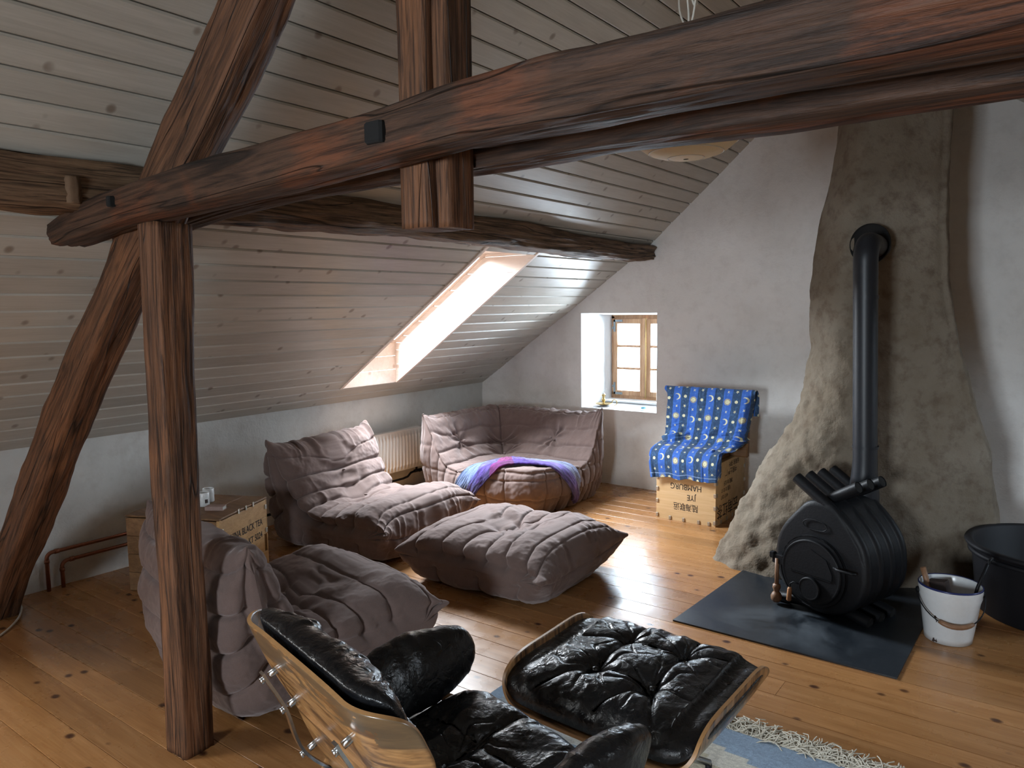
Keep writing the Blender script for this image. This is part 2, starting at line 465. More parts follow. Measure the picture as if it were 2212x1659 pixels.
def attr_mat(name, rough=0.9, bump=0.4, scale=300, sheen=0.3, scale2=None):
    t = NT(name, rough, 0.15)
    a = t.n('ShaderNodeAttribute', attribute_name='Col'); v = t.coord('obj'); n = t.noise(v, scale, 3, 0.7)
    c = t.mix(1.0, a.outputs['Color'], t.ramp(n, [(0.3, 0.72), (0.7, 1.2)]), 'MULTIPLY'); t.color(c)
    t.b.inputs['Sheen Weight'].default_value = sheen; t.bump(n, bump, 0.004)
    return t.m


M_CLOTH = attr_mat('printed_cotton', 0.85, 0.1, 500, 0.1)
M_THROW = attr_mat('mohair_throw', 1.0, 1.0, 130, 0.12)
M_RUG = attr_mat('woven_rug', 1.0, 0.8, 220, 0.2)
M_FRINGE = plain('cotton_fringe', (0.60, 0.56, 0.47), 0.95)
M_THROWFR = plain('throw_fringe', (0.20, 0.14, 0.22), 0.95)


def glass(name, tint=(0.95, 0.98, 1.0)):
    m = bpy.data.materials.new(name); m.use_nodes = True; t = m.node_tree; t.nodes.clear()
    o = t.nodes.new('ShaderNodeOutputMaterial'); mx = t.nodes.new('ShaderNodeMixShader')
    tr = t.nodes.new('ShaderNodeBsdfTransparent'); tr.inputs[0].default_value = (*tint, 1)
    gl = t.nodes.new('ShaderNodeBsdfGlossy'); gl.inputs['Roughness'].default_value = 0.02
    fr = t.nodes.new('ShaderNodeFresnel'); fr.inputs[0].default_value = 1.3
    t.links.new(fr.outputs[0], mx.inputs[0]); t.links.new(tr.outputs[0], mx.inputs[1]); t.links.new(gl.outputs[0], mx.inputs[2]); t.links.new(mx.outputs[0], o.inputs[0])
    return m


M_GLASS = glass('window_glass')


def paper():
    t = NT('lamp_paper', 0.7, 0.3); t.color((0.72, 0.62, 0.42))
    t.b.inputs['Transmission Weight'].default_value = 0.0; t.b.inputs['Subsurface Weight'].default_value = 0.2
    t.bump(t.noise(t.coord('obj'), 30, 3), 0.2, 0.004); return t.m


M_PAPER = paper()

exec_order = []
# ------------------------------------------------------------------ room shell: floor
floor = tag(link('floor', MB().box((XK - .1, YB - .1, -0.08), (XR + .1, YG + .1, -0.022)).mesh('floor'), M_DECK), kind='structure')
PITCH = 0.1425
y = 2.362 - PITCH * 41
bmesh_cache = {}


def board_mesh(kind):
    """unit-length plank along +x, width PITCH minus joint, top at z=0"""
    if kind not in bmesh_cache:
        b = MB(); wd = PITCH - 0.0022
        prof = [(0, -0.02), (0, -0.0012), (0.0010, 0.0), (wd - 0.0010, 0.0), (wd, -0.0012), (wd, -0.02)]
        n = len(prof); V = [(0, p, q) for p, q in prof] + [(1, p, q) for p, q in prof]
        F = [tuple(range(n - 1, -1, -1)), tuple(range(n, 2 * n))] + [(k, (k + 1) % n, n + (k + 1) % n, n + k) for k in range(n)]
        b.add(V, F); bmesh_cache[kind] = b.mesh('floor_board')
        bmesh_cache[kind].materials.append(M_FLOOR)
    return bmesh_cache[kind]


row = 0
while y < YG - 0.005:
    if y > YB - PITCH:
        cuts = [XK - 0.03]
        jx = {40 + 7: -1.28, 40 + 3: 0.4}.get(row, None)
        if jx is None and row % 3 == 1: jx = -0.2 + 1.9 * math.sin(row * 2.3) + 0.9
        if jx is not None: cuts.append(jx)
        cuts.append(XR)
        for a, b_ in zip(cuts[:-1], cuts[1:]):
            o = bpy.data.objects.new('floor_board', board_mesh('f')); col.objects.link(o); o.parent = floor
            o.location = (a, y, 0.0); o.scale = (b_ - a - 0.0015, min(1.0, (YG + .02 - y) / PITCH), 1)
    y += PITCH; row += 1

# ------------------------------------------------------------------ walls
def plaster_wall(name, xs, zs, fn, m, hole=None, amp=0.007, seed=0, kind='structure'):
    """grid wall; fn(x,z,d)->3D; hole=(x0,x1,z0,z1)"""
    X, Z = np.meshgrid(xs, zs, indexing='ij')
    d = amp * fbm(X * 2.2, Z * 2.2, 0, 4, seed) + amp * 0.5 * fbm(X * 9, Z * 9, 3, 3, seed + 9)
    if hole:
        x0, x1, z0, z1 = hole
        dist = np.maximum(np.maximum(x0 - X, X - x1), np.maximum(z0 - Z, Z - z1))
        d = d * np.clip(np.abs(dist) / 0.10, 0, 1)
    G = fn(X, Z, d); nu, nv = X.shape; idx = np.arange(nu * nv).reshape(nu, nv)
    f = np.stack([idx[:-1, :-1], idx[1:, :-1], idx[1:, 1:], idx[:-1, 1:]], -1)
    if hole:
        cxm = (X[:-1, :-1] + X[1:, 1:]) / 2; czm = (Z[:-1, :-1] + Z[1:, 1:]) / 2
        keep = ~((cxm > x0) & (cxm < x1) & (czm > z0) & (czm < z1)); f = f[keep]
    me = bpy.data.meshes.new(name); me.from_pydata(G.reshape(-1, 3).tolist(), [], f.reshape(-1, 4).tolist())
    me.polygons.foreach_set('use_smooth', np.ones(len(me.polygons), bool)); me.update()
    return tag(link(name, me, m), kind=kind)


def lin(a, b, step, extra=()):
    return np.unique(np.round(np.concatenate([np.linspace(a, b, int((b - a) / step) + 1), np.array(extra, float)]), 5))


WX0, WX1, WZ0, WZ1 = -3.635, -2.868, 0.695, 1.572
plaster_wall('wall_gable', lin(XK - .06, XR + .06, 0.045, (WX0, WX1)), lin(-0.03, 3.7, 0.045, (WZ0, WZ1)),
             lambda X, Z, d: np.stack([X, YG + d, Z], -1), M_GABLE, (WX0, WX1, WZ0, WZ1), 0.009, 3)
plaster_wall('wall_left', lin(YB - .05, YG + .02, 0.05), lin(-0.03, 0.93, 0.04),
             lambda Y, Z, d: np.stack([XK - 0.01 + d, Y, Z], -1), M_KNEE, None, 0.008, 11)
plaster_wall('wall_right', lin(YB - .05, YG + .05, 0.2), lin(-0.03, 1.1, 0.1),
             lambda Y, Z, d: np.stack([XR + d, Y, Z], -1), M_KNEE, None, 0.008, 12)
RWX0, RWX1, RWZ0, RWZ1 = -1.4, -0.4, 0.8, 1.9
plaster_wall('wall_back', lin(XK - .06, XR + .06, 0.2, (RWX0, RWX1)), lin(-0.03, 3.7, 0.1, (RWZ0, RWZ1)),
             lambda X, Z, d: np.stack([X, YB + d, Z], -1), M_KNEE, (RWX0, RWX1, RWZ0, RWZ1), 0.004, 13)

# gable window niche
def niche():
    YF = 6.50
    nb = 26
    per = [(WX0, WZ0), (WX1, WZ0), (WX1, WZ1), (WX0, WZ1)]
    per2 = [(-3.585, 0.725), (-2.84, 0.725), (-2.84, 1.545), (-3.585, 1.545)]
    A = []; B = []
    for k in range(4):
        a, b = np.array(per[k]), np.array(per[(k + 1) % 4]); c, d = np.array(per2[k]), np.array(per2[(k + 1) % 4])
        for t in np.linspace(0, 1, nb, endpoint=False): A.append(a + (b - a) * t); B.append(c + (d - c) * t)
    A, B = np.array(A), np.array(B); nd = 14
    G = np.zeros((nd, len(A), 3))
    for i, t in enumerate(np.linspace(0, 1, nd)):
        P = A + (B - A) * t; cx, cz = -3.24, 1.13
        Yv = YG - 0.002 + (YF + 0.03 - YG) * t
        nz = 0.010 * fbm(P[:, 0] * 6, P[:, 1] * 6, Yv * 6, 3, 5) * math.sin(PI * min(1, t * 1.3 + .05))
        R = P - np.array([cx, cz]); R /= np.linalg.norm(R, axis=1)[:, None]
        G[i, :, 0] = P[:, 0] + R[:, 0] * nz; G[i, :, 2] = P[:, 1] + R[:, 1] * nz; G[i, :, 1] = Yv
    return G


win = bpy.data.objects.new('window_1', None); col.objects.link(win); tag(win, kind='structure'); win.location = (-3.21, 6.5, 0.70)
def wl(o): o.parent = win; o.matrix_parent_inverse = Matrix.Translation((3.21, -6.5, -0.70)); return o
wl(link('window_reveal', gridmesh('window_reveal', niche(), cv=True), M_REV_PLASTER))
fx0, fx1, fz0, fz1 = -3.58, -2.83, 0.735, 1.54
mb = MB()
mb.box((fx0, 6.48, fz0 - .012), (fx0 + .035, 6.55, fz1), .004).box((fx1 - .035, 6.48, fz0), (fx1, 6.55, fz1), .004)
mb.box((fx0, 6.475, fz0 - .012), (fx1, 6.55, fz0 + .04), .004).box((fx0, 6.48, fz1 - .03), (fx1, 6.55, fz1 + .012), .004)
wl(mb.build('window_frame', M_WINFRAME))
def casement(x0, x1, hinge):
    c = MB(); s = 0.042
    c.box((x0, 6.455, fz0 + .035), (x0 + s, 6.495, fz1 - .028), .004).box((x1 - s, 6.455, fz0 + .035), (x1, 6.495, fz1 - .028), .004)
    c.box((x0 + s, 6.457, fz0 + .035), (x1 - s, 6.493, fz0 + .082), .004).box((x0 + s, 6.457, fz1 - .075), (x1 - s, 6.493, fz1 - .028), .004)
    o = wl(c.build('casement', M_WINFRAME))
    zs = np.linspace(fz0 + .082, fz1 - .075, 4)
    for z in zs[1:-1]:
        q = MB().box((x0 + s, 6.462, z - .010), (x1 - s, 6.488, z + .010)).build('muntin', M_WINFRAME, o)
    for a, b in zip(zs[:-1], zs[1:]):
        MB().box((x0 + s - .002, 6.472, a), (x1 - s + .002, 6.476, b)).build('pane', M_GLASS, o)
    for zc, sg in ((fz0 + .05, 1), (fz1 - .043, -1)):
        xx = x0 if hinge < 0 else x1
        d = -hinge
        z0_, z1_ = sorted((zc - sg * .006, zc + sg * .11))
        xa, xb = sorted((xx + d * .006, xx + d * .024))
        k = MB().box((xa, 6.449, z0_), (xb, 6.456, z1_))
        xa, xb = sorted((xx + d * .006, xx + d * .10)); za, zb = sorted((zc - sg * .006, zc + sg * .014))
        k.box((xa, 6.449, za), (xb, 6.456, zb)); k.build('iron_corner', M_GREYMET, o)
        MB().tube([(xx + d * .0, 6.447, zc + sg * .06), (xx + d * .0, 6.447, zc + sg * .085)], .007, 8).build('hinge_pin', M_GREYMET, o)
    return o
casement(fx0 + .032, -3.222, -1)
casement(-3.195, fx1 - .032, 1)
wl(MB().box((-3.235, 6.438, fz0 + .03), (-3.205, 6.460, fz1 - .02), .006).build('meeting_stile', M_WINFRAME))
wl(MB().tube([(-3.196, 6.446, fz0 + .02), (-3.196, 6.446, fz1 - .02)], .007, 8).build('brass_bolt', M_BRASS))
wl(MB().box((-3.60, 6.30, 0.722), (-2.83, 6.50, 0.738), .004).build('window_board', M_REV_PLASTER))

# rear gable window, out of the photograph but lighting the room
w5 = tag(MB().box((RWX0, YB - .05, RWZ0), (RWX0 + .06, YB + .0, RWZ1)).box((RWX1 - .06, YB - .05, RWZ0), (RWX1, YB, RWZ1)).box((RWX0, YB - .05, RWZ0), (RWX1, YB, RWZ0 + .06)).box((RWX0, YB - .05, RWZ1 - .06), (RWX1, YB, RWZ1)).box(((RWX0 + RWX1) / 2 - .03, YB - .05, RWZ0), ((RWX0 + RWX1) / 2 + .03, YB, RWZ1)).build('window_5', M_WINFRAME), kind='structure')
MB().box((RWX0, YB - .03, RWZ0), (RWX1, YB - .026, RWZ1)).build('pane', M_GLASS, w5)

# ------------------------------------------------------------------ ceiling
ceil = MB()
# skylights: list of (side, y0, y1, s0, s1) measured along the slope
TH = 0.335           # vertical thickness of the roof build-up at a skylight
SL = 0.683
def zl(x): return ZK + SL * (x - XK) if x < KX else KZ + 0.8705 * (x - KX)
def zr(x): return 2.955 - SL * (x + 0.365)
SKY = {'L': [(3.95, 4.55, -4.607, -3.10), (-0.60, 0.10, -4.607, -3.10)], 'R': [(4.50, 5.20, 1.10, 2.45), (0.25, 0.95, 1.10, 2.45)]}


def slope_rows(side):
    """rows of boards: (xa, za, xb, zb) in section"""
    rows = []
    if side == 'L':
        L = math.hypot(KX - XK, KZ - ZK); d = ((KX - XK) / L, (KZ - ZK) / L); p = 0.1268; s = -0.02
        s0 = -0.254 + 0.1268 * 2 - 0.004
        s = s0 - .0
        while s < L - 0.01:
            e = min(s + p, L + .0); rows.append((XK + d[0] * s, ZK + d[1] * s, XK + d[0] * e, ZK + d[1] * e)); s += p
        L2 = math.hypot(RX - KX, RZ - KZ); d = ((RX - KX) / L2, (RZ - KZ) / L2); p = 0.1085; s = -0.034
        while s < L2:
            a = max(s, 0.002); e = min(s + p, L2)
            rows.append((KX + d[0] * a, KZ + d[1] * a, KX + d[0] * e, KZ + d[1] * e)); s += p
    else:
        x1, z1 = RX, RZ; x2 = XR + .03; z2 = zr(x2); L = math.hypot(x2 - x1, z2 - z1); d = ((x2 - x1) / L, (z2 - z1) / L); s = 0; p = .1268
        while s < L:
            e = min(s + p, L); rows.append((x1 + d[0] * s, z1 + d[1] * s, x1 + d[0] * e, z1 + d[1] * e)); s += p
    return rows


def deck(side):
    b = MB(); off = 0.03
    if side == 'L': secs = [(XK - .08, ZK - SL * .08, KX, KZ), (KX, KZ, RX, RZ)]
    else: secs = [(RX, RZ, XR + .08, zr(XR + .08))]
    for (xa, za, xb, zb) in secs:
        n = Vector((-(zb - za), 0, xb - xa)).normalized()
        ys = [YB - .06, YG + .06]
        cutx = [xa, xb]
        holes = [h for h in SKY[side] if xa - .01 <= h[2] and h[3] <= xb + .2]
        if holes and not (side == 'L' and xa == KX):
            x0h, x1h = holes[0][2], holes[0][3]
            yc = sorted([YB - .06] + [q for h in holes for q in (h[0] - .02, h[1] + .02)] + [YG + .06])
            def q(x0, x1, y0, y1):
                z0 = za + (zb - za) * (x0 - xa) / (xb - xa); z1 = za + (zb - za) * (x1 - xa) / (xb - xa)
                V = []
                for o_ in (off, off + .03):
                    V += [Vector((x0, y0, z0)) + n * o_, Vector((x1, y0, z1)) + n * o_, Vector((x1, y1, z1)) + n * o_, Vector((x0, y1, z0)) + n * o_]
                b.add(V, [(0, 1, 2, 3), (7, 6, 5, 4), (0, 4, 5, 1), (1, 5, 6, 2), (2, 6, 7, 3), (3, 7, 4, 0)])
            q(xa, x0h, yc[0], yc[-1]); q(x1h, xb, yc[0], yc[-1])
            for i in range(0, len(yc) - 1, 2): q(x0h, x1h, yc[i], yc[i + 1])
        else:
            V = []
            for o_ in (off, off + .03):
                V += [Vector((xa, YB - .06, za)) + n * o_, Vector((xb, YB - .06, zb)) + n * o_, Vector((xb, YG + .06, zb)) + n * o_, Vector((xa, YG + .06, za)) + n * o_]
            b.add(V, [(0, 1, 2, 3), (7, 6, 5, 4), (0, 4, 5, 1), (1, 5, 6, 2), (2, 6, 7, 3), (3, 7, 4, 0)])
    return b


for side in 'LR':
    root = deck(side).build('ceiling' if side == 'L' else 'ceiling_right', M_DECK); tag(root, kind='structure')
    for ri, (xa, za, xb, zb) in enumerate(slope_rows(side)):
        L = math.hypot(xb - xa, zb - za)
        if L < 0.012: continue
        t = Vector(((xb - xa) / L, 0, (zb - za) / L)); n = Vector((-t.z, 0, t.x))   # n points outwards (up)
        segs = [(YB - .03, YG + .012)]
        for (y0, y1, hx0, hx1) in SKY[side]:
            inside = (xa + xb) / 2 > hx0 and (xa + xb) / 2 < hx1
            if inside:
                new = []
                for (a, b_) in segs:
                    if a < y0 and b_ > y1: new += [(a, y0), (y1, b_)]
                    else: new.append((a, b_))
                segs = new
        # tongue-and-groove section: flat face, bevel, shadow gap
        w_ = L - 0.0045; bv = 0.0065
        prof = [(0, 0.018), (0, bv), (bv, 0), (w_ - bv, 0), (w_, bv), (w_, 0.018)]
        for (a, b_) in segs:
            o0 = Vector((xa, 0, za)); V = []
            for yy in (a, b_):
                for (p, q_) in prof:
                    P = o0 + t * p + n * q_; V.append((P.x, yy, P.z))
            k = len(prof); F = [tuple(range(k)), tuple(range(2 * k - 1, k - 1, -1))] + [(i, k + i, k + (i + 1) % k, (i + 1) % k) for i in range(k)]
            MB().add(V, F).build('ceiling_board', M_CEIL, root)

# skylight shafts
def skylight(name, side, y0, y1, x0, x1):
    root = bpy.data.objects.new(name, None); col.objects.link(root); tag(root, kind='structure')
    s = 1 if side == 'L' else -1
    if side == 'L': zi = lambda x: zl(min(x, KX)) + 0.0; xlow, xhigh = x0, x1
    else: zi = zr; xlow, xhigh = x1, x0
    zlow, zhigh = zi(xlow), zi(xhigh)
    # section quad: inner low, inner high, outer high, outer low
    oxh = xhigh - s * TH / SL
    zo = lambda x: zlow + TH + SL * abs(x - xlow)
    band = 0.122
    z = zlow - (zlow % band)
    cuts = sorted(set([round(zlow, 4), round(zlow + TH, 4), round(zhigh, 4)] + [round(zlow + band * k + .03, 4) for k in range(12) if zlow + band * k + .03 < zhigh]))
    for yy, dy in ((y1, 0.018), (y0, -0.018)):
        for za, zb in zip(cuts[:-1], cuts[1:]):
            if zb - za < .004: continue
            xi = lambda z_: xlow + s * (z_ - zlow) / SL
            xo = lambda z_: xlow if z_ <= zlow + TH + 1e-6 else xlow + s * (z_ - zlow - TH) / SL
            g = 0.0015
            poly = [(xo(za + g), za + g), (xi(za + g) , za + g), (xi(zb - g), zb - g), (xo(zb - g), zb - g)]
            a, b_ = sorted((yy, yy + dy))
            MB().prism(poly, a, b_).build('reveal_board', M_REVEAL, root)
        # edge bead round the opening
    for k in range(3):
        za = zlow - .004 + k * 0.115; zb = min(za + 0.112, zlow + TH)
        xa, xb = sorted((xlow, xlow - s * .018)); MB().box((xa, y0 - .018, za), (xb, y1 + .018, zb), .002).build('reveal_board', M_REVEAL, root)
    xa, xb = sorted((xhigh, oxh)); MB().box((xa, y0 - .018, zhigh), (xb, y1 + .018, zhigh + .018)).build('reveal_head', M_REVEAL, root)
    # bead strip along the far edge on the ceiling
    for yy, sg in ((y1, 1), (y0, -1)):
        t = Vector((xhigh - xlow, 0, zhigh - zlow)); L = t.length; t.normalize(); n = Vector((-t.z, 0, t.x)) * s
        if n.z < 0: n = -n
        V = []
        for tt in (0, L):
            P = Vector((xlow, yy, zlow)) + t * tt
            for dyy, dn in ((-.004 * sg, -.007), (.022 * sg, -.007), (.022 * sg, .02), (-.004 * sg, .02)): V.append(P + Vector((0, dyy, 0)) + n * dn)
        MB().add(V, [(0, 1, 2, 3), (7, 6, 5, 4), (0, 4, 5, 1), (1, 5, 6, 2), (2, 6, 7, 3), (3, 7, 4, 0)]).build('edge_bead', M_REVEAL, root)
    # sash and pane in the roof plane
    P0 = Vector((xlow, 0, zlow + TH)); P1 = Vector((oxh, 0, zhigh)); t = (P1 - P0); L = t.length; t.normalize(); n = Vector((-t.z, 0, t.x))
    if n.z < 0: n = -n
    def slab(a, b_, ya, yb, d0, d1, nm, mt):
        V = []
        for dd in (d0, d1):
            for (tt, yy) in ((a, ya), (b_, ya), (b_, yb), (a, yb)): V.append(P0 + t * tt + n * dd + Vector((0, yy, 0)))
        return MB().add(V, [(0, 1, 2, 3), (7, 6, 5, 4), (0, 4, 5, 1), (1, 5, 6, 2), (2, 6, 7, 3), (3, 7, 4, 0)]).build(nm, mt, root)
    slab(-.03, .05, y0 - .02, y1 + .02, 0, .05, 'sash', M_REVEAL); slab(L - .05, L + .05, y0 - .02, y1 + .02, 0, .05, 'sash', M_REVEAL)
    slab(.05, L - .05, y0 - .02, y0 + .04, 0, .05, 'sash', M_REVEAL); slab(.05, L - .05, y1 - .04, y1 + .02, 0, .05, 'sash', M_REVEAL)
    slab(.05, L - .05, y0 + .04, y1 - .04, .02, .025, 'pane', M_GLASS)
    return root
skylight('window_2', 'L', 3.95, 4.55, -4.607, -3.10)
skylight('window_3', 'L', -0.60, 0.10, -4.607, -3.10)
skylight('window_4', 'R', 4.50, 5.20, 1.10, 2.45)
skylight('window_6', 'R', 0.25, 0.95, 1.10, 2.45)

# ------------------------------------------------------------------ timber frame
def timber(name, stations, mat, parent=None, up=(0, 0, 1), seed=0, nr=44, step=0.022, rough=0.010, cham=0.16, cracks=3, ends=0.0):
    """stations: list of (P, half_width, half_height); a hewn beam lofted along them"""
    S = np.array([[*p, hw, hh] for p, hw, hh in stations], float)
    L = np.linalg.norm(np.diff(S[:, :3], axis=0), axis=1).sum(); n = max(12, int(L / step))
    C = catmull(S, n)
    P = C[:, :3]; T = np.gradient(P, axis=0); T /= np.linalg.norm(T, axis=1)[:, None]
    U = np.tile(np.array(up, float), (n, 1)); U -= (U * T).sum(1)[:, None] * T; U /= np.linalg.norm(U, axis=1)[:, None]
    W = np.cross(T, U)
    a = np.linspace(0, 2 * PI, nr, endpoint=False) + PI / 2 + 0.02
    # squared ring with chamfers
    ca, sa = np.cos(a), np.sin(a); m = np.maximum(np.abs(ca), np.abs(sa)); sq = np.stack([ca / m, sa / m], 1)
    s = np.concatenate([[0], np.cumsum(np.linalg.norm(np.diff(P, axis=0), axis=1))])
    SS, AA = np.meshgrid(s, a, indexing='ij')
    lim = 2 - cham * (1.0 + 0.8 * noise(SS * 1.5, AA * 2, 0, seed + 3))
    qx = np.tile(sq[:, 0], (n, 1)); qy = np.tile(sq[:, 1], (n, 1)); tot = np.abs(qx) + np.abs(qy)
    sc_ = np.where(tot > lim, lim / tot, 1.0); qx = qx * sc_; qy = qy * sc_
    X = qx * C[:, 3:4]; Y = qy * C[:, 4:5]
    per = np.concatenate([[0], np.cumsum(np.hypot(np.diff(X[0]), np.diff(Y[0])))])
    d = rough * fbm(SS * 2.2, np.cos(AA) * 1.3, np.sin(AA) * 1.3, 3, seed) + rough * 0.45 * noise(SS * 7, np.cos(AA) * 7, np.sin(AA) * 7, seed + 5) + rough * 0.25 * noise(SS * 14, np.cos(AA) * 22, np.sin(AA) * 22, seed + 6)
    rs = np.random.RandomState(seed + 50)
    for k in range(cracks):
        a0 = rs.uniform(0, 2 * PI); wv = a0 + 0.25 * noise(s * 1.3, k * 7.7, 0, seed) ; c0 = rs.uniform(0, L); ln = rs.uniform(.3, .9) * max(L, .5)
        dd = (AA - wv[:, None] + PI) % (2 * PI) - PI
        d -= 0.012 * np.exp(-(dd / 0.05) ** 2) * np.exp(-((SS - c0) / ln) ** 4)
    rr = np.hypot(X, Y)[..., None]; D = np.stack([X, Y], -1) / rr
    X = X + D[..., 0] * d; Y = Y + D[..., 1] * d
    G = P[:, None] + W[:, None] * X[..., None] + U[:, None] * Y[..., None]
    UV = np.stack([SS, np.tile(per, (n, 1))], -1)
    me = gridmesh(name, G, cv=True, uv=UV, caps=True)
    o = link(name, me, mat, parent)
    return o


def xz_beam(name, xs, zt, zb, yc, hw, mat, **k):
    return timber(name, [((x, yc, (t + b) / 2), hw, (t - b) / 2) for x, t, b in zip(xs, zt, zb)], mat, **k)


# front tie beam (naturally curved) and its twin behind
fb = xz_beam('tie_beam', [-3.13, -2.95, -2.60, -2.2, -1.8, -1.45, -1.15, -0.85, -0.55, -0.2, 0.2, 1.0, 1.45],
             [1.985, 2.025, 2.06, 2.085, 2.105, 2.12, 2.135, 2.14, 2.14, 2.145, 2.15, 2.15, 2.15],
             [1.90, 1.915, 1.945, 1.965, 1.980, 1.998, 2.012, 2.015, 2.015, 2.015, 2.015, 2.01, 2.01], 1.345, 0.064, M_BEAM, seed=1, cham=0.09, cracks=4, rough=0.0055, nr=64)
tag(fb, 'long curved dark tie beam nearest the camera crossing the whole room', 'beam', 'paired tie beams')
rb = xz_beam('tie_beam', [-3.20, -2.9, -2.5, -2.1, -1.7, -1.3, -1.0, -0.6, -0.2, 0.3, 1.3],
             [1.950, 2.04, 2.10, 2.12, 2.13, 2.14, 2.14, 2.15, 2.15, 2.15, 2.15],
             [1.880, 1.945, 1.990, 2.01, 2.012, 2.01, 2.012, 2.012, 2.012, 2.012, 2.01], 1.62, 0.062, M_BEAM, seed=2, cracks=2, cham=0.08, rough=0.006, nr=64)
tag(rb, 'darker tie beam running just behind the front one, above the skylight side', 'beam', 'paired tie beams')
MB().box((-1.365, 1.262, 2.035), (-1.305, 1.31, 2.085), .006).build('peg_end', M_HOLE, fb)
MB().box((-2.63, 1.262, 2.00), (-2.605, 1.30, 2.035), .004).build('peg_hole', M_HOLE, fb)  # solid black block, painted as the shaded inside of a hole

# purlin along the kink of the roof
pu = timber('purlin', [((-2.945, y_, z_), hw, hh) for y_, z_, hw, hh in
                       [(-3.3, 2.09, .085, .085), (-1.5, 2.10, .09, .09), (0.6, 2.10, .09, .09), (1.2, 2.10, .09, .092), (2.0, 2.11, .085, .085), (2.7, 2.115, .082, .085), (3.4, 2.115, .085, .082), (4.2, 2.10, .085, .08), (4.9, 2.085, .080, .075), (5.5, 2.075, .075, .066), (5.99, 2.085, .06, .05)]],
            M_BEAM3, seed=5, rough=0.014, cham=0.22, cracks=6, nr=64)
tag(pu, 'rough weathered log purlin along the bend of the boarded slope', 'beam')

# post
po = timber('post', [((-2.592, 1.428, 0.0), 0.062, 0.062), ((-2.592, 1.428, 0.5), 0.062, 0.062), ((-2.587, 1.425, 1.0), 0.061, 0.062), ((-2.570, 1.42, 1.5), 0.063, 0.064), ((-2.545, 1.415, 1.90), 0.066, 0.066), ((-2.54, 1.415, 1.955), 0.066, 0.066)],
            M_BEAM2, up=(0, 1, 0), seed=8, cham=0.10, cracks=5, rough=0.0045, nr=64)
tag(po, 'upright weathered brown post standing on the pine floor in front of the sofas', 'post')

# long raking strut, knee wall to ridge
st = timber('raking_strut', [((-4.66, 1.50, 0.0), .075, .085), ((-4.40, 1.50, 0.32), .075, .09), ((-4.05, 1.50, 0.70), .075, .098), ((-3.62, 1.50, 1.16), .072, .10), ((-3.22, 1.49, 1.55), .07, .095), ((-2.93, 1.48, 1.80), .068, .088), ((-2.60, 1.48, 2.10), .066, .10), ((-2.30, 1.48, 2.36), .066, .105), ((-2.06, 1.48, 2.58), .066, .10), ((-1.72, 1.48, 2.92), .066, .10), ((-1.42, 1.48, 3.22), .066, .10)],
            M_BEAM2, seed=14, cham=0.24, cracks=4, rough=0.009, nr=56)
tag(st, 'long slanting brown strut crossing behind the post, its foot by the knee wall', 'beam')

# king post, square with a rebated front corner
kp = empty('king_post', (-1.328, 1.48, 1.85), 0, 'dark hanging king post with a rebated corner, clasped between the two tie beams', 'post')
timber('king_post_stave', [((-.023, 0, z_), .046, .067) for z_ in (0, .5, 1.0, 1.52)], M_BEAM2, kp, up=(0, 1, 0), seed=20, cham=0.06, cracks=2, rough=0.003, nr=44)
timber('king_post_stave', [((.046, .016, z_), .022, .051) for z_ in (0, .5, 1.0, 1.50)], M_BEAM2, kp, up=(0, 1, 0), seed=21, cham=0.06, cracks=1, rough=0.003, nr=36)

pg = timber('oak_peg', [((-2.86, 1.26, 2.03), .026, .026), ((-2.86, 1.26, 2.09), .026, .027), ((-2.86, 1.26, 2.125), .020, .022)], M_PEG, up=(0, 1, 0), seed=31, cham=.35, cracks=0, rough=.0006, step=.006, nr=28)
tag(pg, 'pale stub of an oak peg standing on the left end of the front tie beam', 'peg')

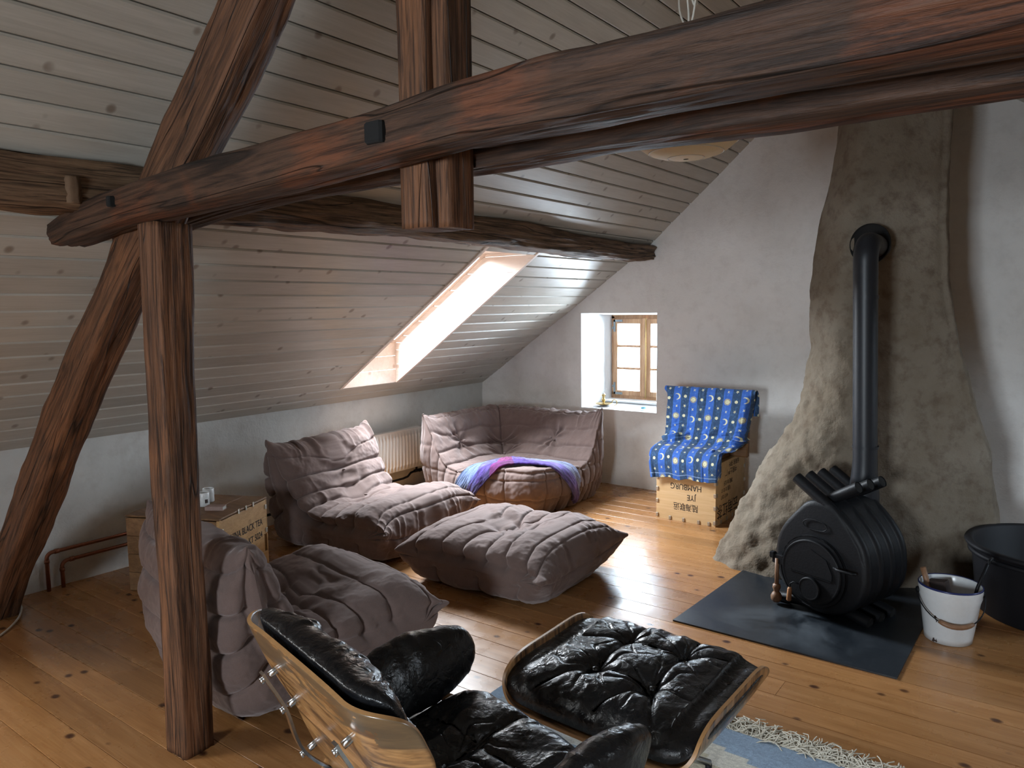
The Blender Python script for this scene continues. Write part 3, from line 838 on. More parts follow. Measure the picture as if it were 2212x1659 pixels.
# ------------------------------------------------------------------ chimney breast
def chimney():
    zs = np.array([-0.02, .10, .25, .41, .60, .75, .88, 1.1, 1.38, 1.76, 2.1, 2.5, 2.9, 3.5])
    xl = np.array([-1.80, -1.75, -1.685, -1.62, -1.56, -1.46, -1.385, -1.335, -1.305, -1.31, -1.265, -1.20, -1.15, -1.10])
    yl = np.array([4.52, 4.55, 4.60, 4.66, 4.72, 4.75, 4.78, 4.80, 4.82, 4.82, 4.82, 4.82, 4.82, 4.82])
    xr = np.array([-.22, -.23, -.25, -.28, -.31, -.33, -.375, -.43, -.50, -.565, -.585, -.59, -.60, -.60])
    yr = np.array([5.05, 5.04, 5.02, 5.0, 4.99, 4.98, 4.98, 4.96, 4.95, 4.94, 4.93, 4.93, 4.93, 4.93])
    n = 240; Z = np.linspace(zs[0], zs[-1], n)
    XL, YL, XR_, YR = [np.interp(Z, zs, q) for q in (xl, yl, xr, yr)]
    G = []
    for z, a, b, c, d in zip(Z, XL, YL, XR_, YR):
        w_ = c - a
        f = min(1, z / 1.2)
        pts = [(a - .02, YG + .05), (a - .015, b + .55), (a, b + .12), (a + .05, b + .0), (a + .30 * w_ ** .5 * .8, b - .13 - .03 * f + .03), (a + .5 * w_, b - .10 + .02 * (1 - f)), (c - .16, d - .10), (c - .03, d - .02), (c - .0, d + .12), (c * (YG + .05) / d - .03, YG + .05)]
        G.append(catmull(pts, 260))
    G = np.array(G); G = np.concatenate([G, np.repeat(Z[:, None, None], 260, 1)], -1)
    for _ in range(2): G[1:-1] = (G[:-2] + 2 * G[1:-1] + G[2:]) / 4
    N = gnormals(G)
    k = np.clip((-G[..., 0] - 0.85) / .5, 0, 1) * np.clip(1.9 - G[..., 2], 0, 1)
    d = 0.012 * fbm(G[..., 0] * 2.5, G[..., 1] * 2.5, G[..., 2] * 2.5, 3, 40) + (0.004 + 0.015 * k) * fbm(G[..., 0] * 13, G[..., 1] * 13, G[..., 2] * 11, 5, 44)
    if N[120, 130, 1] > 0: N = -N
    G = G + N * d[..., None]
    return G
ch = link('chimney_breast', gridmesh('chimney_breast', chimney()), M_CHIM)
tag(ch, 'rough brown-grey rendered chimney breast flaring at its foot', 'chimney', kind='structure')

# ------------------------------------------------------------------ radiator, pipes, cable
rad = empty('radiator', (-4.76, 4.62, 0.20), 0, 'white ribbed panel radiator on the knee wall between the sofas', 'radiator')
mb = MB(); y0, y1 = -.42, .38
V = []; xsn = 150
ys = np.linspace(y0, y1, 240); G = np.zeros((240, 2, 3))
ridge = np.clip(np.sin((ys - y0) * 2 * PI / 0.040) * 2.2, -1, 1) * .008
rows_z = np.array([0.0, .035, .05, .30, .315, .35]); G = np.zeros((240, 6, 3))
for j, z in enumerate(rows_z):
    G[:, j, 0] = .05 + (ridge if j in (2, 3) else 0) - (0.004 if j in (0, 5) else 0); G[:, j, 1] = ys; G[:, j, 2] = z
link('front_panel', gridmesh('front_panel', G), M_WHITE, rad)
MB().box((-.03, y0, 0.0), (.044, y1, .35), .004).build('radiator_body', M_WHITE, rad)
tb = MB()
for k in range(40): tb.box((-.026 , y0 + .015 + k * .0195, .352), (.040, y0 + .022 + k * .0195, .357))
tb.box((-.03, y0, .345), (-.026, y1, .362)).box((.040, y0, .345), (.046, y1, .362)); tb.build('top_grille', M_WHITE, rad)
vb = MB(); vb.tube([(.01, .30, -.005), (.01, .30, -.045), (.03, .33, -.05)], .011, 10).tube([(.012, .27, -.045), (.012, .42, -.045)], .014, 10).tube([(.03, .36, -.045), (.07, .36, -.04)], .016, 12)
vb.build('radiator_valve', M_IRON, rad)
MB().tube([(.015, -1.6, -.085), (.015, .12, -.085), (.015, .18, -.078), (.015, .22, -.05), (.015, .27, -.045)], .010, 10).build('supply_pipe', M_IRON, rad)
def arc_pipe(y0, zt, y1):
    P = [(-4.785, y0, 0.0), (-4.785, y0, zt - .04)]
    for a in np.linspace(0, PI / 2, 7): P.append((-4.785, y0 + .035 - .035 * math.cos(a), zt - .04 + .035 * math.sin(a)))
    P.append((-4.785, y1, zt - .005)); return P
for nm, y0_, z_ in (('upper', 1.815, 0.235), ('lower', 1.895, 0.165)):
    p = tag(MB().tube(arc_pipe(y0_, z_, 3.05), .0115, 12).build('copper_pipe', M_COPPER), 'dull copper heating pipe low on the knee wall, the %s of the pair' % nm, 'pipe', 'copper pipes on the knee wall')
    MB().tube([(-4.785, y0_, z_ - .065), (-4.785, y0_, z_ - .045)], .0145, 12).build('fitting', M_COPPER, p)
    MB().tube([(-4.785, y0_ + .045, z_ - .005), (-4.785, y0_ + .07, z_ - .005)], .0145, 12).build('fitting', M_COPPER, p)
P = catmull([(-4.78, 1.70, .20), (-4.76, 1.68, .10), (-4.70, 1.63, .02), (-4.6, 1.60, .008), (-4.45, 1.52, .008), (-4.3, 1.38, .008), (-4.2, 1.2, .008)], 50)
tag(MB().tube([tuple(p) for p in P], .0055, 8).build('cable', M_CABLE), 'white cable hanging by the knee wall and running over the floor', 'cable')

# ------------------------------------------------------------------ quilted sofas
def add_tip(G, tip, vec, r):
    d = np.linalg.norm(G - np.array(tip), axis=-1); w_ = np.exp(-(d / r) ** 2)
    T = np.array(tip) + np.array(vec)
    return G + (T - G) * (w_ * 0.75)[..., None]


def quilt(profile, spine, W, seams, tips, tufts, nt=620, nw=270, wr=0.005, seed=0, power=4.2, wrinkles=()):
    """closed quilted body: side profile (y,z) swept across X, closing onto a spine polyline at both sides"""
    prof = catmull([(p[0], p[1]) for p in profile], nt, True)
    s = np.concatenate([[0], np.cumsum(np.linalg.norm(np.diff(prof, axis=0), axis=1))]); L = s[-1] + np.linalg.norm(prof[0] - prof[-1])
    sp = catmull(spine, 80)
    D = np.linalg.norm(prof[:, None] - sp[None], axis=2)
    tpar = np.argmin(D, axis=1).astype(float)
    for _ in range(60): tpar = (np.roll(tpar, 1) + np.roll(tpar, -1) + 2 * tpar) / 4
    S = np.stack([np.interp(tpar, np.arange(80), sp[:, k]) for k in (0, 1)], 1)
    th = np.linspace(0.0, PI, nw)
    cx = np.sign(np.cos(th)) * np.abs(np.cos(th)) ** (2 / power); kx = np.abs(np.sin(th)) ** (2 / power)
    X = -cx * W / 2
    PY = S[None, :, 0] + (prof[None, :, 0] - S[None, :, 0]) * kx[:, None]
    PZ = S[None, :, 1] + (prof[None, :, 1] - S[None, :, 1]) * kx[:, None]
    G = np.stack([np.tile(X[:, None], (1, nt)), PY, PZ], -1)
    G[..., 0] *= 1.0
    for tp, vec, r in tips: G = add_tip(G, tp, vec, r)
    N = gnormals(G, cv=True)
    cen = G.mean((0, 1)); mid = G[nw // 2, 0] - np.array([0, S[0, 0], S[0, 1]])
    if (N[nw // 2, 0] * mid).sum() < 0: N = -N
    N[0] = (-1, 0, 0) if G[0, 0, 0] < 0 else (1, 0, 0); N[-1] = -N[0]
    SS = np.tile(s[None], (nw, 1)); XX = G[..., 0]; K = np.tile(kx[:, None], (1, nt))
    d = np.zeros_like(SS)
    tS = []
    for (tx, ty, tz, dep, r) in tufts: tS.append((tx, s[np.argmin(np.hypot(prof[:, 0] - ty, prof[:, 1] - tz))], dep))
    for (sy, sz, dep, wd) in seams:
        i0 = np.argmin(np.hypot(prof[:, 0] - sy, prof[:, 1] - sz)); s0 = s[i0] + 0.010 * noise(XX * 3, sy * 9, 0, seed + 2)
        for (tx, ts, td) in tS:
            gap = ts - s[i0]
            if abs(gap) < .17 and td > .03: s0 = s0 + gap * .62 * np.exp(-(np.abs(XX - tx) / .17) ** 1.5)
        ds = np.abs(SS - s0); ds = np.minimum(ds, L - ds)
        arc = ds * np.clip(K, 0.35, 1)
        fade = np.clip((K - 0.10) / 0.2, 0, 1) * (1 + 1.3 * (1 - K))
        d -= dep * 1.15 * np.exp(-(arc / (wd * .62)) ** 1.2) * fade
        d -= dep * 0.6 * np.exp(-(arc / (wd * 4)) ** 2) * fade
    for (tx, ty, tz, dep, r) in tufts:
        rel = G - np.array([tx, ty, tz]); dist = np.linalg.norm(rel, axis=-1)
        ang = np.arctan2(rel[..., 0], rel[..., 2] + rel[..., 1] * .6 + 1e-6)
        d -= dep * np.exp(-(dist / r) ** 1.15)
        d += 0.30 * dep * np.cos(ang * 7 + 2 * noise(ang * 2, 0, 0, seed)) * np.exp(-((dist - r * .9) / (r * .9)) ** 2)
    # folds running along the sweep of the profile
    for (py, pz, rad, amp, fr) in wrinkles:
        m = np.exp(-(((G[..., 1] - py) ** 2 + (G[..., 2] - pz) ** 2) / rad ** 2))
        q = noise(XX * fr + .5 * noise(XX * 5, SS * 6, 0, seed), SS * 3.5, 0, seed + 31)
        d += amp * m * (1 - 2.2 * np.abs(q))
    d += 0.010 * noise(G[..., 0] * 6, G[..., 1] * 6, G[..., 2] * 6, seed + 8) + wr * fbm(G[..., 0] * 16, G[..., 1] * 16, G[..., 2] * 16, 3, seed + 4)
    k2 = 1 - 2 * np.abs(noise(G[..., 0] * 9 + 3, G[..., 1] * 9, G[..., 2] * 22, seed + 17)); d += wr * .7 * np.clip(k2, -1, 1) * K
    G = G + N * d[..., None]
    G[..., 2] = np.maximum(G[..., 2], 0.002 + 0.01 * np.clip(K - .5, 0, 1) * 0)
    return G


CH_PROF = [(0.10, 0.0), (0.45, -0.005), (0.82, 0.0), (0.95, 0.03), (1.01, 0.12), (1.01, 0.22), (0.985, 0.325), (0.90, 0.385), (0.76, 0.385), (0.60, 0.345), (0.47, 0.33), (0.375, 0.365), (0.30, 0.47), (0.245, 0.58), (0.19, 0.67), (0.12, 0.715), (0.04, 0.70), (-0.02, 0.60), (-0.045, 0.45), (-0.045, 0.28), (0.0, 0.10)]
CH_SPINE = [(0.86, 0.19), (0.60, 0.175), (0.36, 0.19), (0.22, 0.30), (0.13, 0.45), (0.10, 0.58)]
CH_SEAMS = [(0.985, 0.325, .012, .008), (1.012, 0.17, .008, .006), (0.93, .38, .009, .010), (0.74, .385, .012, .011), (0.60, .345, .014, .011), (0.48, .33, .016, .012), (0.395, .35, .022, .013), (0.335, .41, .016, .012), (0.28, .51, .016, .012), (0.215, .635, .008, .008), (-.01, .63, .012, .011), (-.045, .47, .018, .012), (-.045, .30, .018, .012), (-.01, .12, .015, .012), (0.3, 0, .01, .01), (0.55, 0, .01, .01), (.8, 0, .01, .01)]


def fireside(name, loc, rz, W, D, label, seed, hs=1.0):
    root_tips = []
    for sx in (-1, 1):
        root_tips += [((sx * (W / 2 - .02), 0.08, 0.66), (sx * .025, -.01, .12), 0.085), ((sx * (W / 2 - .02), 0.97, 0.25), (sx * .05, .10, .0), 0.095)]
    G = quilt(CH_PROF, CH_SPINE, W, CH_SEAMS, root_tips, [(0, .285, .49, .035, .10), (0, .47, .33, .035, .11), (0, .66, .37, .02, .10)], seed=seed,
              wrinkles=[(.14, .70, .10, .011, 26), (1.02, .25, .13, .009, 22), (.45, .36, .22, .008, 12), (1.0, .08, .07, .006, 20), (.75, .37, .2, .004, 10)])
    G[..., 1] *= D; G[..., 2] *= hs
    o = link(name, gridmesh(name, G, cv=True), M_SOFA)
    o.location = loc; o.rotation_euler = (0, 0, rz)
    # button tufts as parts
    for (x, y, z) in ((0, .285, .49), (0, .47, .33)):
        b = MB().lathe([(0.0001, .006), (.010, .005), (.013, 0), (.010, -.005)], 14, Matrix.Translation((x, y * D, z * hs - .012))).build('button', M_SOFA, o)
    return o


s1 = fireside('quilted_chair', (-4.52, 3.57, 0), math.radians(-86), 0.98, 1.13, None, 3, 1.0)
tag(s1, 'low mauve-brown quilted armless chair with its back against the knee wall beside the radiator', 'sofa', 'quilted sofas')
s2 = fireside('quilted_chair', (-2.95, 1.61, 0), math.radians(-8), 1.0, 1.0, None, 9, 1.02)
tag(s2, 'low mauve-brown quilted armless chair seen from behind, partly hidden by the upright post', 'sofa', 'quilted sofas')

# ottoman
OT_PROF = [(0.10, 0.0), (0.45, 0.0), (0.80, 0.0), (0.90, 0.05), (0.945, 0.14), (0.93, 0.24), (0.86, 0.335), (0.68, 0.355), (0.45, 0.33), (0.22, 0.355), (0.05, 0.335), (-0.02, 0.24), (-0.035, 0.14), (0.0, 0.05)]
tips = []
for sx in (-1, 1):
    for yy, sy in ((0.90, 1), (0.01, -1)): tips.append(((sx * .42, yy, 0.21), (sx * .11, sy * .10, .0), 0.13))
G = quilt(OT_PROF, [(0.76, .17), (0.45, .17), (0.15, .17)], 0.90,
          [(.80, .35, .010, .010), (.67, .355, .012, .011), (.53, .34, .016, .012), (.38, .335, .016, .012), (.24, .355, .012, .011), (.10, .345, .010, .010), (.945, .15, .008, .007), (-.035, .15, .008, .007), (.88, .31, .007, .007), (.2, 0, .01, .01), (.5, 0, .01, .01), (.75, 0, .01, .01)],
          tips, [(.0, .53, .34, .040, .10), (.0, .38, .335, .040, .10)], seed=21, power=4.5, wrinkles=[(.93, .26, .13, .007, 16), (.45, .34, .22, .005, 10), (-.02, .2, .12, .006, 14)])
o = link('quilted_ottoman', gridmesh('quilted_ottoman', G, cv=True), M_SOFA); o.location = (-3.12, 3.58, 0); o.rotation_euler = (0, 0, math.radians(-88))
tag(o, 'square mauve-brown quilted footstool with pointed corners in the middle of the floor', 'ottoman')
for y_ in (.53, .38): MB().lathe([(0.0001, .006), (.010, .005), (.013, 0), (.010, -.005)], 14, Matrix.Translation((0, y_, .298))).build('button', M_SOFA, o)


# corner sofa
CA, CB = -4.42, 5.70      # left back plane x, far back plane y
CW, CD = 1.24, 1.13
def corner_surface(n=440, seed=5, offset=0.0, quiltit=True):
    t = np.linspace(-1, 1, n); U, V = np.meshgrid(t, t, indexing='ij')
    q = np.maximum(np.abs(U), np.abs(V)); qs = 0.74
    inner = np.minimum(q / qs, 1.0); f = np.where(q > 1e-6, inner / np.maximum(q, 1e-6), 1)
    a = U * f; b = V * f                      # -1..1 plan square; a: away from left wall, b: away from far wall
    beta = np.clip((q - qs) / (1 - qs), 0, 1)
    # rounded plan square
    kk = 7.0; m = np.maximum(np.abs(a), np.abs(b)); r = m / np.maximum((np.abs(a) ** kk + np.abs(b) ** kk) ** (1 / kk), 1e-6); a2, b2 = a * r, b * r
    # extra rounding of the room-side corner
    cr = np.clip(a2, 0, 1) * np.clip(b2, 0, 1); a2 = a2 * (1 - .07 * cr); b2 = b2 * (1 - .07 * cr)
    da = (a2 + 1) / 2 * CW; db = (b2 + 1) / 2 * CD
    mm = -np.log(np.exp(-da * 14) + np.exp(-db * 14)) / 14      # smooth min distance from the two backs
    hp = catmull([(-.08, .66), (0.0, .70), (.06, .715), (.13, .69), (.19, .60), (.25, .48), (.33, .37), (.45, .33), (.60, .345), (.80, .375), (.98, .39), (1.12, .375), (1.3, .35)], 200)
    h = np.interp(mm, hp[:, 0], hp[:, 1])
    # ends of the two backs slope forward a little
    x = CA + da; y = CB - db
    bul = 0.035 * np.sin(PI * np.clip(beta, 0, 1)) ** .8
    R = np.sqrt(a2 ** 2 + b2 ** 2) + 1e-6
    ox = np.where(np.abs(a2) > np.abs(b2) * .98, np.sign(a2), a2 / R); oy = np.where(np.abs(b2) > np.abs(a2) * .98, np.sign(b2), b2 / R)
    ln = np.hypot(ox, oy); ox, oy = ox / ln, oy / ln
    taper = -0.10 * np.clip(beta - .55, 0, 1)
    x = x + ox * (bul + taper); y = y - oy * (bul + taper)
    z = h * (1 - beta ** 1.15)
    G = np.stack([x, y, z], -1)
    for _ in range(14):
        Gm = G.copy(); Gm[1:-1, 1:-1] = (G[:-2, 1:-1] + G[2:, 1:-1] + G[1:-1, :-2] + G[1:-1, 2:] + 4 * G[1:-1, 1:-1]) / 8; G = Gm
    for tp, vec, r_ in (((CA + .10, CB - CD + .02, .67), (-.01, -.04, .12), .10), ((CA + CW - .03, CB - .09, .67), (.03, .0, .12), .105)):
        G = add_tip(G, tp, vec, r_)
    N = gnormals(G)
    if N[n // 2, n // 2, 2] < 0: N = -N
    if quiltit:
        d = np.zeros_like(x); side = np.clip(beta * 3, 0, 1)
        md = np.minimum(da, db)
        for lv, dep in ((.115, .006), (.205, .012), (.27, .014), (.345, .018), (.46, .014), (.60, .012), (.76, .012), (.93, .010), (1.07, .010)):
            l2 = lv + 0.012 * noise(x * 5, y * 5, lv * 30, seed)
            dd = np.abs(mm - l2); d -= dep * 1.3 * (np.exp(-(dd / .006) ** 1.2) + .45 * np.exp(-(dd / .035) ** 2))
        # mitre of the two backs
        mt = np.abs(da - db) * np.exp(-np.clip(mm - .33, 0, 1) * 9); d -= .022 * np.exp(-(np.abs(da - db) / .009) ** 1.2) * np.clip((.42 - mm) / .1, 0, 1)
        # side bands
        for zz, dep in ((.30, .010), (.14, .012)):
            d -= dep * np.exp(-(np.abs(G[..., 2] - zz - .02 * noise(x * 4, y * 4, 0, seed)) / .008) ** 1.3) * side
        for zz, dep in ((.50, .012),):
            d -= dep * np.exp(-(np.abs(G[..., 2] - zz) / .010) ** 1.3) * side
        # edge piping
        d -= .010 * np.exp(-(np.abs(beta - .10) / .035) ** 2)
        for (tx, ty, tz) in ((CA + .25, CB - .78, .50), (CA + .80, CB - .25, .50), (CA + .32, CB - .32, .42), (CA + .38, CB - .38, .36)):
            rel = G - np.array([tx, ty, tz]); dist = np.linalg.norm(rel, axis=-1); ang = np.arctan2(rel[..., 0] - rel[..., 1], rel[..., 2])
            d -= .045 * np.exp(-(dist / .085) ** 1.15); d += .012 * np.cos(ang * 7) * np.exp(-((dist - .08) / .08) ** 2)
        along = np.where(da < db, y, x)
        top = np.exp(-((mm - .08) / .09) ** 2)
        d += .010 * top * (1 - 2.2 * np.abs(noise(along * 24, mm * 6, 0, seed + 3)))
        fr = np.clip(side, 0, 1); d += .007 * fr * (1 - 2 * np.abs(noise(x * 14, y * 14, z * 3, seed + 7)))
        d += .008 * noise(x * 6, y * 6, z * 6, seed) + .005 * fbm(x * 16, y * 16, z * 16, 3, seed + 1)
        G = G + N * d[..., None]
    else:
        G = G + N * offset
    G[..., 2] = np.maximum(G[..., 2], .002)
    return G, N


G, _ = corner_surface()
cs = link('quilted_corner_sofa', gridmesh('quilted_corner_sofa', G[::-1]), M_SOFA)
tag(cs, 'mauve-brown quilted corner seat under the window, with a purple throw over its front', 'sofa', 'quilted sofas')
for (x, y, z) in ((CA + .25, CB - .78, .50), (CA + .80, CB - .25, .50), (CA + .33, CB - .33, .41), (CA + .40, CB - .40, .34)):
    MB().lathe([(0.0001, .006), (.010, .005), (.013, 0), (.010, -.005)], 14, Matrix.Translation((x, y, z - .008))).build('button', M_SOFA, cs)


# throw lying over the front of the corner sofa
def throw():
    n = 240; G0, N0 = corner_surface(n, quiltit=False, offset=0.0)
    # follow a curved band over the rounded room-side corner of the seat
    # path of the band centre in plan (angle round the seat's room-side corner), from left side to right side
    nu, nv = 150, 70
    from mathutils.bvhtree import BVHTree
    idx = np.arange(n * n).reshape(n, n); f = np.stack([idx[:-1, :-1], idx[1:, :-1], idx[1:, 1:], idx[:-1, 1:]], -1).reshape(-1, 4)
    G1, _ = corner_surface(n)
    bvh = BVHTree.FromPolygons(G1.reshape(-1, 3).tolist(), f.tolist())
    C0 = np.array([CA + CW * .42, CB - CD * .42, 0.02])
    out = np.zeros((nu, nv, 3))
    for i in range(nu):
        u = i / (nu - 1); az = math.radians(-101 + 96 * u)
        lo = -8 + 41 * math.sin(PI * min(1, max(0, (u * .98 + .0)))) ** .8 - 22 * (1 - u) ** 2
        hi = lo + 33 - 12 * abs(u - .5)
        for j in range(nv):
            v = j / (nv - 1); el = math.radians(lo + (hi - lo) * v)
            d = Vector((math.cos(az) * math.cos(el), math.sin(az) * math.cos(el), math.sin(el)))
            hit = bvh.ray_cast(Vector(C0) + d * 2.2, -d)
            p = hit[0] if hit[0] is not None else Vector(C0) + d * .8
            out[i, j] = p
    for _ in range(16):
        o2 = out.copy(); o2[1:-1] = (out[:-2] + out[2:] + 2 * out[1:-1]) / 4; out = o2
        o2 = out.copy(); o2[:, 1:-1] = (out[:, :-2] + out[:, 2:] + 2 * out[:, 1:-1]) / 4; out = o2
    N = gnormals(out)
    c = out.mean((0, 1)) - C0
    if (N[nu // 2, nv // 2] * c).sum() < 0: N = -N
    U, V = np.meshgrid(np.linspace(0, 1, nu), np.linspace(0, 1, nv), indexing='ij')
    out = out + N * (0.028 + 0.007 * noise(U * 9, V * 5, 0, 3) + .003 * noise(U * 60, V * 40, 0, 4))[..., None]
    out[..., 2] = np.maximum(out[..., 2], .012)
    return out, N, U, V


T, TN, TU, TV = throw()
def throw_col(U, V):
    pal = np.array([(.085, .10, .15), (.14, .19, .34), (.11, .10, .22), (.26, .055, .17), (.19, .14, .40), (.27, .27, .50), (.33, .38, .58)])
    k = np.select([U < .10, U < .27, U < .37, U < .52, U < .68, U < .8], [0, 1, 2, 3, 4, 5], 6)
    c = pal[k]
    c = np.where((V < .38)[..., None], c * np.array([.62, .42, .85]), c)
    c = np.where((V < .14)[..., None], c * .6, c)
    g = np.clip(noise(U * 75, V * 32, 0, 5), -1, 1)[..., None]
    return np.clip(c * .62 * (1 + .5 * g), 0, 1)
nu, nv = T.shape[:2]
back = T - TN * 0.016
closed = np.concatenate([T, back[:, ::-1]], 1); ccol = np.concatenate([throw_col(TU, TV), throw_col(TU, TV)[:, ::-1]], 1)
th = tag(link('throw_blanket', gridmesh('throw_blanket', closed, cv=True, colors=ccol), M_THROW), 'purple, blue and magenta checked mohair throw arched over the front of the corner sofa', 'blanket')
fr = MB(); rs = np.random.RandomState(4)
for k in range(150):
    j = rs.randint(0, nv - 1); base = T[0, j] + TN[0, j] * rs.uniform(-.012, .002)
    out = (T[0, j] - T[4, j]); out /= np.linalg.norm(out); P = [base]
    d = out * .5 + np.array([rs.uniform(-.3, .3), rs.uniform(-.3, .3), -.7])
    ln = rs.uniform(.05, .10); p = base.copy()
    for s_ in range(5):
        d = d + np.array([rs.uniform(-.25, .25), rs.uniform(-.25, .25), -.15]); p = p + d / np.linalg.norm(d) * ln / 5; p[2] = max(p[2], .006); P.append(p.copy())
    fr.tube([tuple(q) for q in P], .0022, 4, caps=False)
tag(fr.build('fringe', M_THROWFR, th, recalc=False), kind='stuff')


# ------------------------------------------------------------------ stove
AX = Vector((.33, .944, 0)).normalized(); SD = Vector((AX.y, -AX.x, 0))          # axis (front->back) and its right-hand side
F0 = Vector((-0.985, 3.99, 0.0))
stove = empty('wood_stove', (F0.x, F0.y, 0.008), 0, 'black barrel stove with bent air tubes on the steel hearth plate', 'stove')
def W(u, d, z): return F0 + SD * u + AX * d + Vector((0, 0, z)) - Vector((F0.x, F0.y, 0.008))
def outline(sc_=1.0):
    """teardrop section: round below, drawn up to a blunt apex"""
    pts = [(-.245, .30), (-.225, .17), (-.13, .075), (0, .045), (.13, .075), (.225, .17), (.245, .30), (.215, .42), (.13, .53), (.055, .595), (-.055, .595), (-.13, .53), (-.215, .42)]
    c = catmull(pts, 72, True); ce = np.array([0, .31]); return ce + (c - ce) * sc_
nd = 30; G = np.zeros((nd, 72, 3))
depth = [0, 0, .004, .012, .02, .04, .08, .12, .16, .20, .25, .30, .34, .38, .42, .45, .47, .48]; scl = [0.02, .90, .965, .99, 1, 1, 1, 1, 1, 1, 1, 1, 1, 1, .995, .985, .93, .02]
ds_ = np.array(depth); R = []
for dd, ss in zip(depth, scl):
    o_ = outline(ss * 1.07); R.append([W(u, dd * .84, z) for u, z in o_])
body = link('body_shell', gridmesh('body_shell', np.array([[tuple(p) for p in r] for r in R]), cv=True), M_IRON, stove)
def air_tube(dd, sgn, low=True):
    """one bent tube: open foot on one side, round the barrel's other side, open mouth at the top"""
    P = [(-sgn * -.27, .018), (-sgn * -.12, .045), (-sgn * .06, .06)]
    P = [(sgn * .245, .030), (sgn * .12, .052), (-sgn * .03, .062), (-sgn * .16, .105), (-sgn * .232, .20), (-sgn * .243, .31), (-sgn * .220, .42), (-sgn * .14, .52), (-sgn * .04, .595), (sgn * .06, .655), (sgn * .16, .715)]
    c = catmull(P, 44)
    return [tuple(W(u, dd, z)) for u, z in c]
for k in range(7):
    sgn = -1 if k % 2 == 0 else 1; dd = .032 + .054 * k
    t = MB(); P = air_tube(dd, sgn); t.tube(P, .0300, 16, caps=False); o = t.build('air_tube', M_IRON, stove)
    m = MB()
    for e, q in ((0, 1), (-1, -2)):
        c0 = Vector(P[e]); dr = (Vector(P[q]) - c0).normalized(); m.tube([tuple(c0 + dr * .004), tuple(c0 + dr * .012)], .0275, 16)
    tag(m.build('tube_mouth', M_HOLE, o), kind='stuff')  # near-black discs paint the shade inside the open tube ends
# collector ring and door
dc = Vector(tuple(W(-.02, 0, .245)))
def disc(name, r0, y0, y1, mt, par, center, segs=48, lip=.0):
    Mx = Matrix.Translation(center) @ Matrix(((SD.x, AX.x, 0, 0), (SD.y, AX.y, 0, 0), (0, 0, 1, 0), (0, 0, 0, 1))).to_4x4() @ Matrix.Rotation(-PI / 2, 4, 'X')
    # lathe along local z -> axis ; z positive = towards viewer
    prof = [(0.0001, y1), (r0 - lip - .004, y1), (r0 - lip, y1 + .0), (r0 - .004, y1 + lip * .3), (r0, y1 - .004), (r0, y0)]
    Mx = Matrix.Translation(center) @ Matrix(((SD.x, 0, -AX.x, 0), (SD.y, 0, -AX.y, 0), (0, 1, 0, 0), (0, 0, 0, 1)))
    return MB().lathe(prof, segs, Mx).build(name, mt, par)
disc('door_collar', .190, -.02, .018, M_IRON, stove, dc)
door = disc('door', .172, -.02, .034, M_IRON, stove, dc, lip=.012)
def onface(u, z, dz=.0): return dc + SD * u + Vector((0, 0, z)) - AX * dz
Mf = Matrix(((SD.x, 0, -AX.x, 0), (SD.y, 0, -AX.y, 0), (0, 1, 0, 0), (0, 0, 0, 1)))
MB().tube([tuple(onface(-.17 + .0, 0, .0))] * 1 + [tuple(onface(.0, 0, .0))], .001, 4)
MB().box((-.12, -.02, .034), (.12, -.016, .038), .001, Matrix.Translation(dc) @ Mf).build('door_rib', M_IRON, door)
pl_ = [( -.125, -.012), (.125, -.012), (.125, .02), (.09, .09), (.0, .125), (-.09, .09), (-.125, .02)]
bm_ = MB(); V = [(x, y, zz) for zz in (.034, .039) for x, y in pl_]; k = len(pl_)
bm_.add(V, [tuple(range(k)), tuple(range(2 * k - 1, k - 1, -1))] + [(i, (i + 1) % k, k + (i + 1) % k, k + i) for i in range(k)], M=Matrix.Translation(dc) @ Mf).build('door_plate', M_IRON, door)
dmp = disc('air_damper', .062, -.02, .052, M_IRON, door, dc + Vector((0, 0, -.085)) + SD * .005, lip=.01)
MB().tube([tuple(onface(-.055, -.075, .05)), tuple(onface(-.085, -.072, .055)), tuple(onface(-.10, -.085, .06)), tuple(onface(-.102, -.11, .06))], .004, 8).build('damper_rod', M_IRON, stove)
MB().tube([tuple(onface(-.102, -.105, .06)), tuple(onface(-.102, -.115, .06)), tuple(onface(-.104, -.175, .062)), tuple(onface(-.104, -.18, .062))], [.008, .012, .013, .009], 12).build('damper_grip', plain('beech_grip', (.42, .20, .09), .5), stove)
# latch and hanging handle on the left
hx = onface(-.205, .02, .03)
MB().box((-.235, -.01, .0), (-.165, .04, .035), .004, Matrix.Translation(dc) @ Mf).box((-.25, .015, .01), (-.222, .05, .04), .004, Matrix.Translation(dc) @ Mf).build('latch', M_IRON, stove)
MB().tube([tuple(hx), tuple(hx - Vector((0, 0, .16)))], .011, 12).build('handle_rod', M_HANDLE, stove)
MB().lathe([(.0001, .0), (.020, -.008), (.022, -.025), (.015, -.042), (.014, -.048), (.022, -.055), (.030, -.072), (.028, -.092), (.016, -.106), (.0001, -.110)], 20, Matrix.Translation(hx - Vector((0, 0, .14)))).build('handle_knob', M_HANDLE, stove)
# badge ring above the door and bar handle
bd = catmull([(-.07, .0), (-.05, .022), (0, .03), (.05, .022), (.07, 0), (.05, -.018), (0, -.024), (-.05, -.018)], 40, True)
MB().tube([tuple(dc + SD * (.0 + x) + Vector((0, 0, .245 + z)) - AX * .006) for x, z in np.vstack([bd, bd[:1]])], .0025, 6, caps=False).build('badge_ring', M_IRON, stove)
MB().tube([tuple(onface(.13, .06, .03)), tuple(onface(.16, .062, .05)), tuple(onface(.23, .062, .045)), tuple(onface(.25, .06, .03))], .007, 8).build('side_handle', M_IRON, stove)
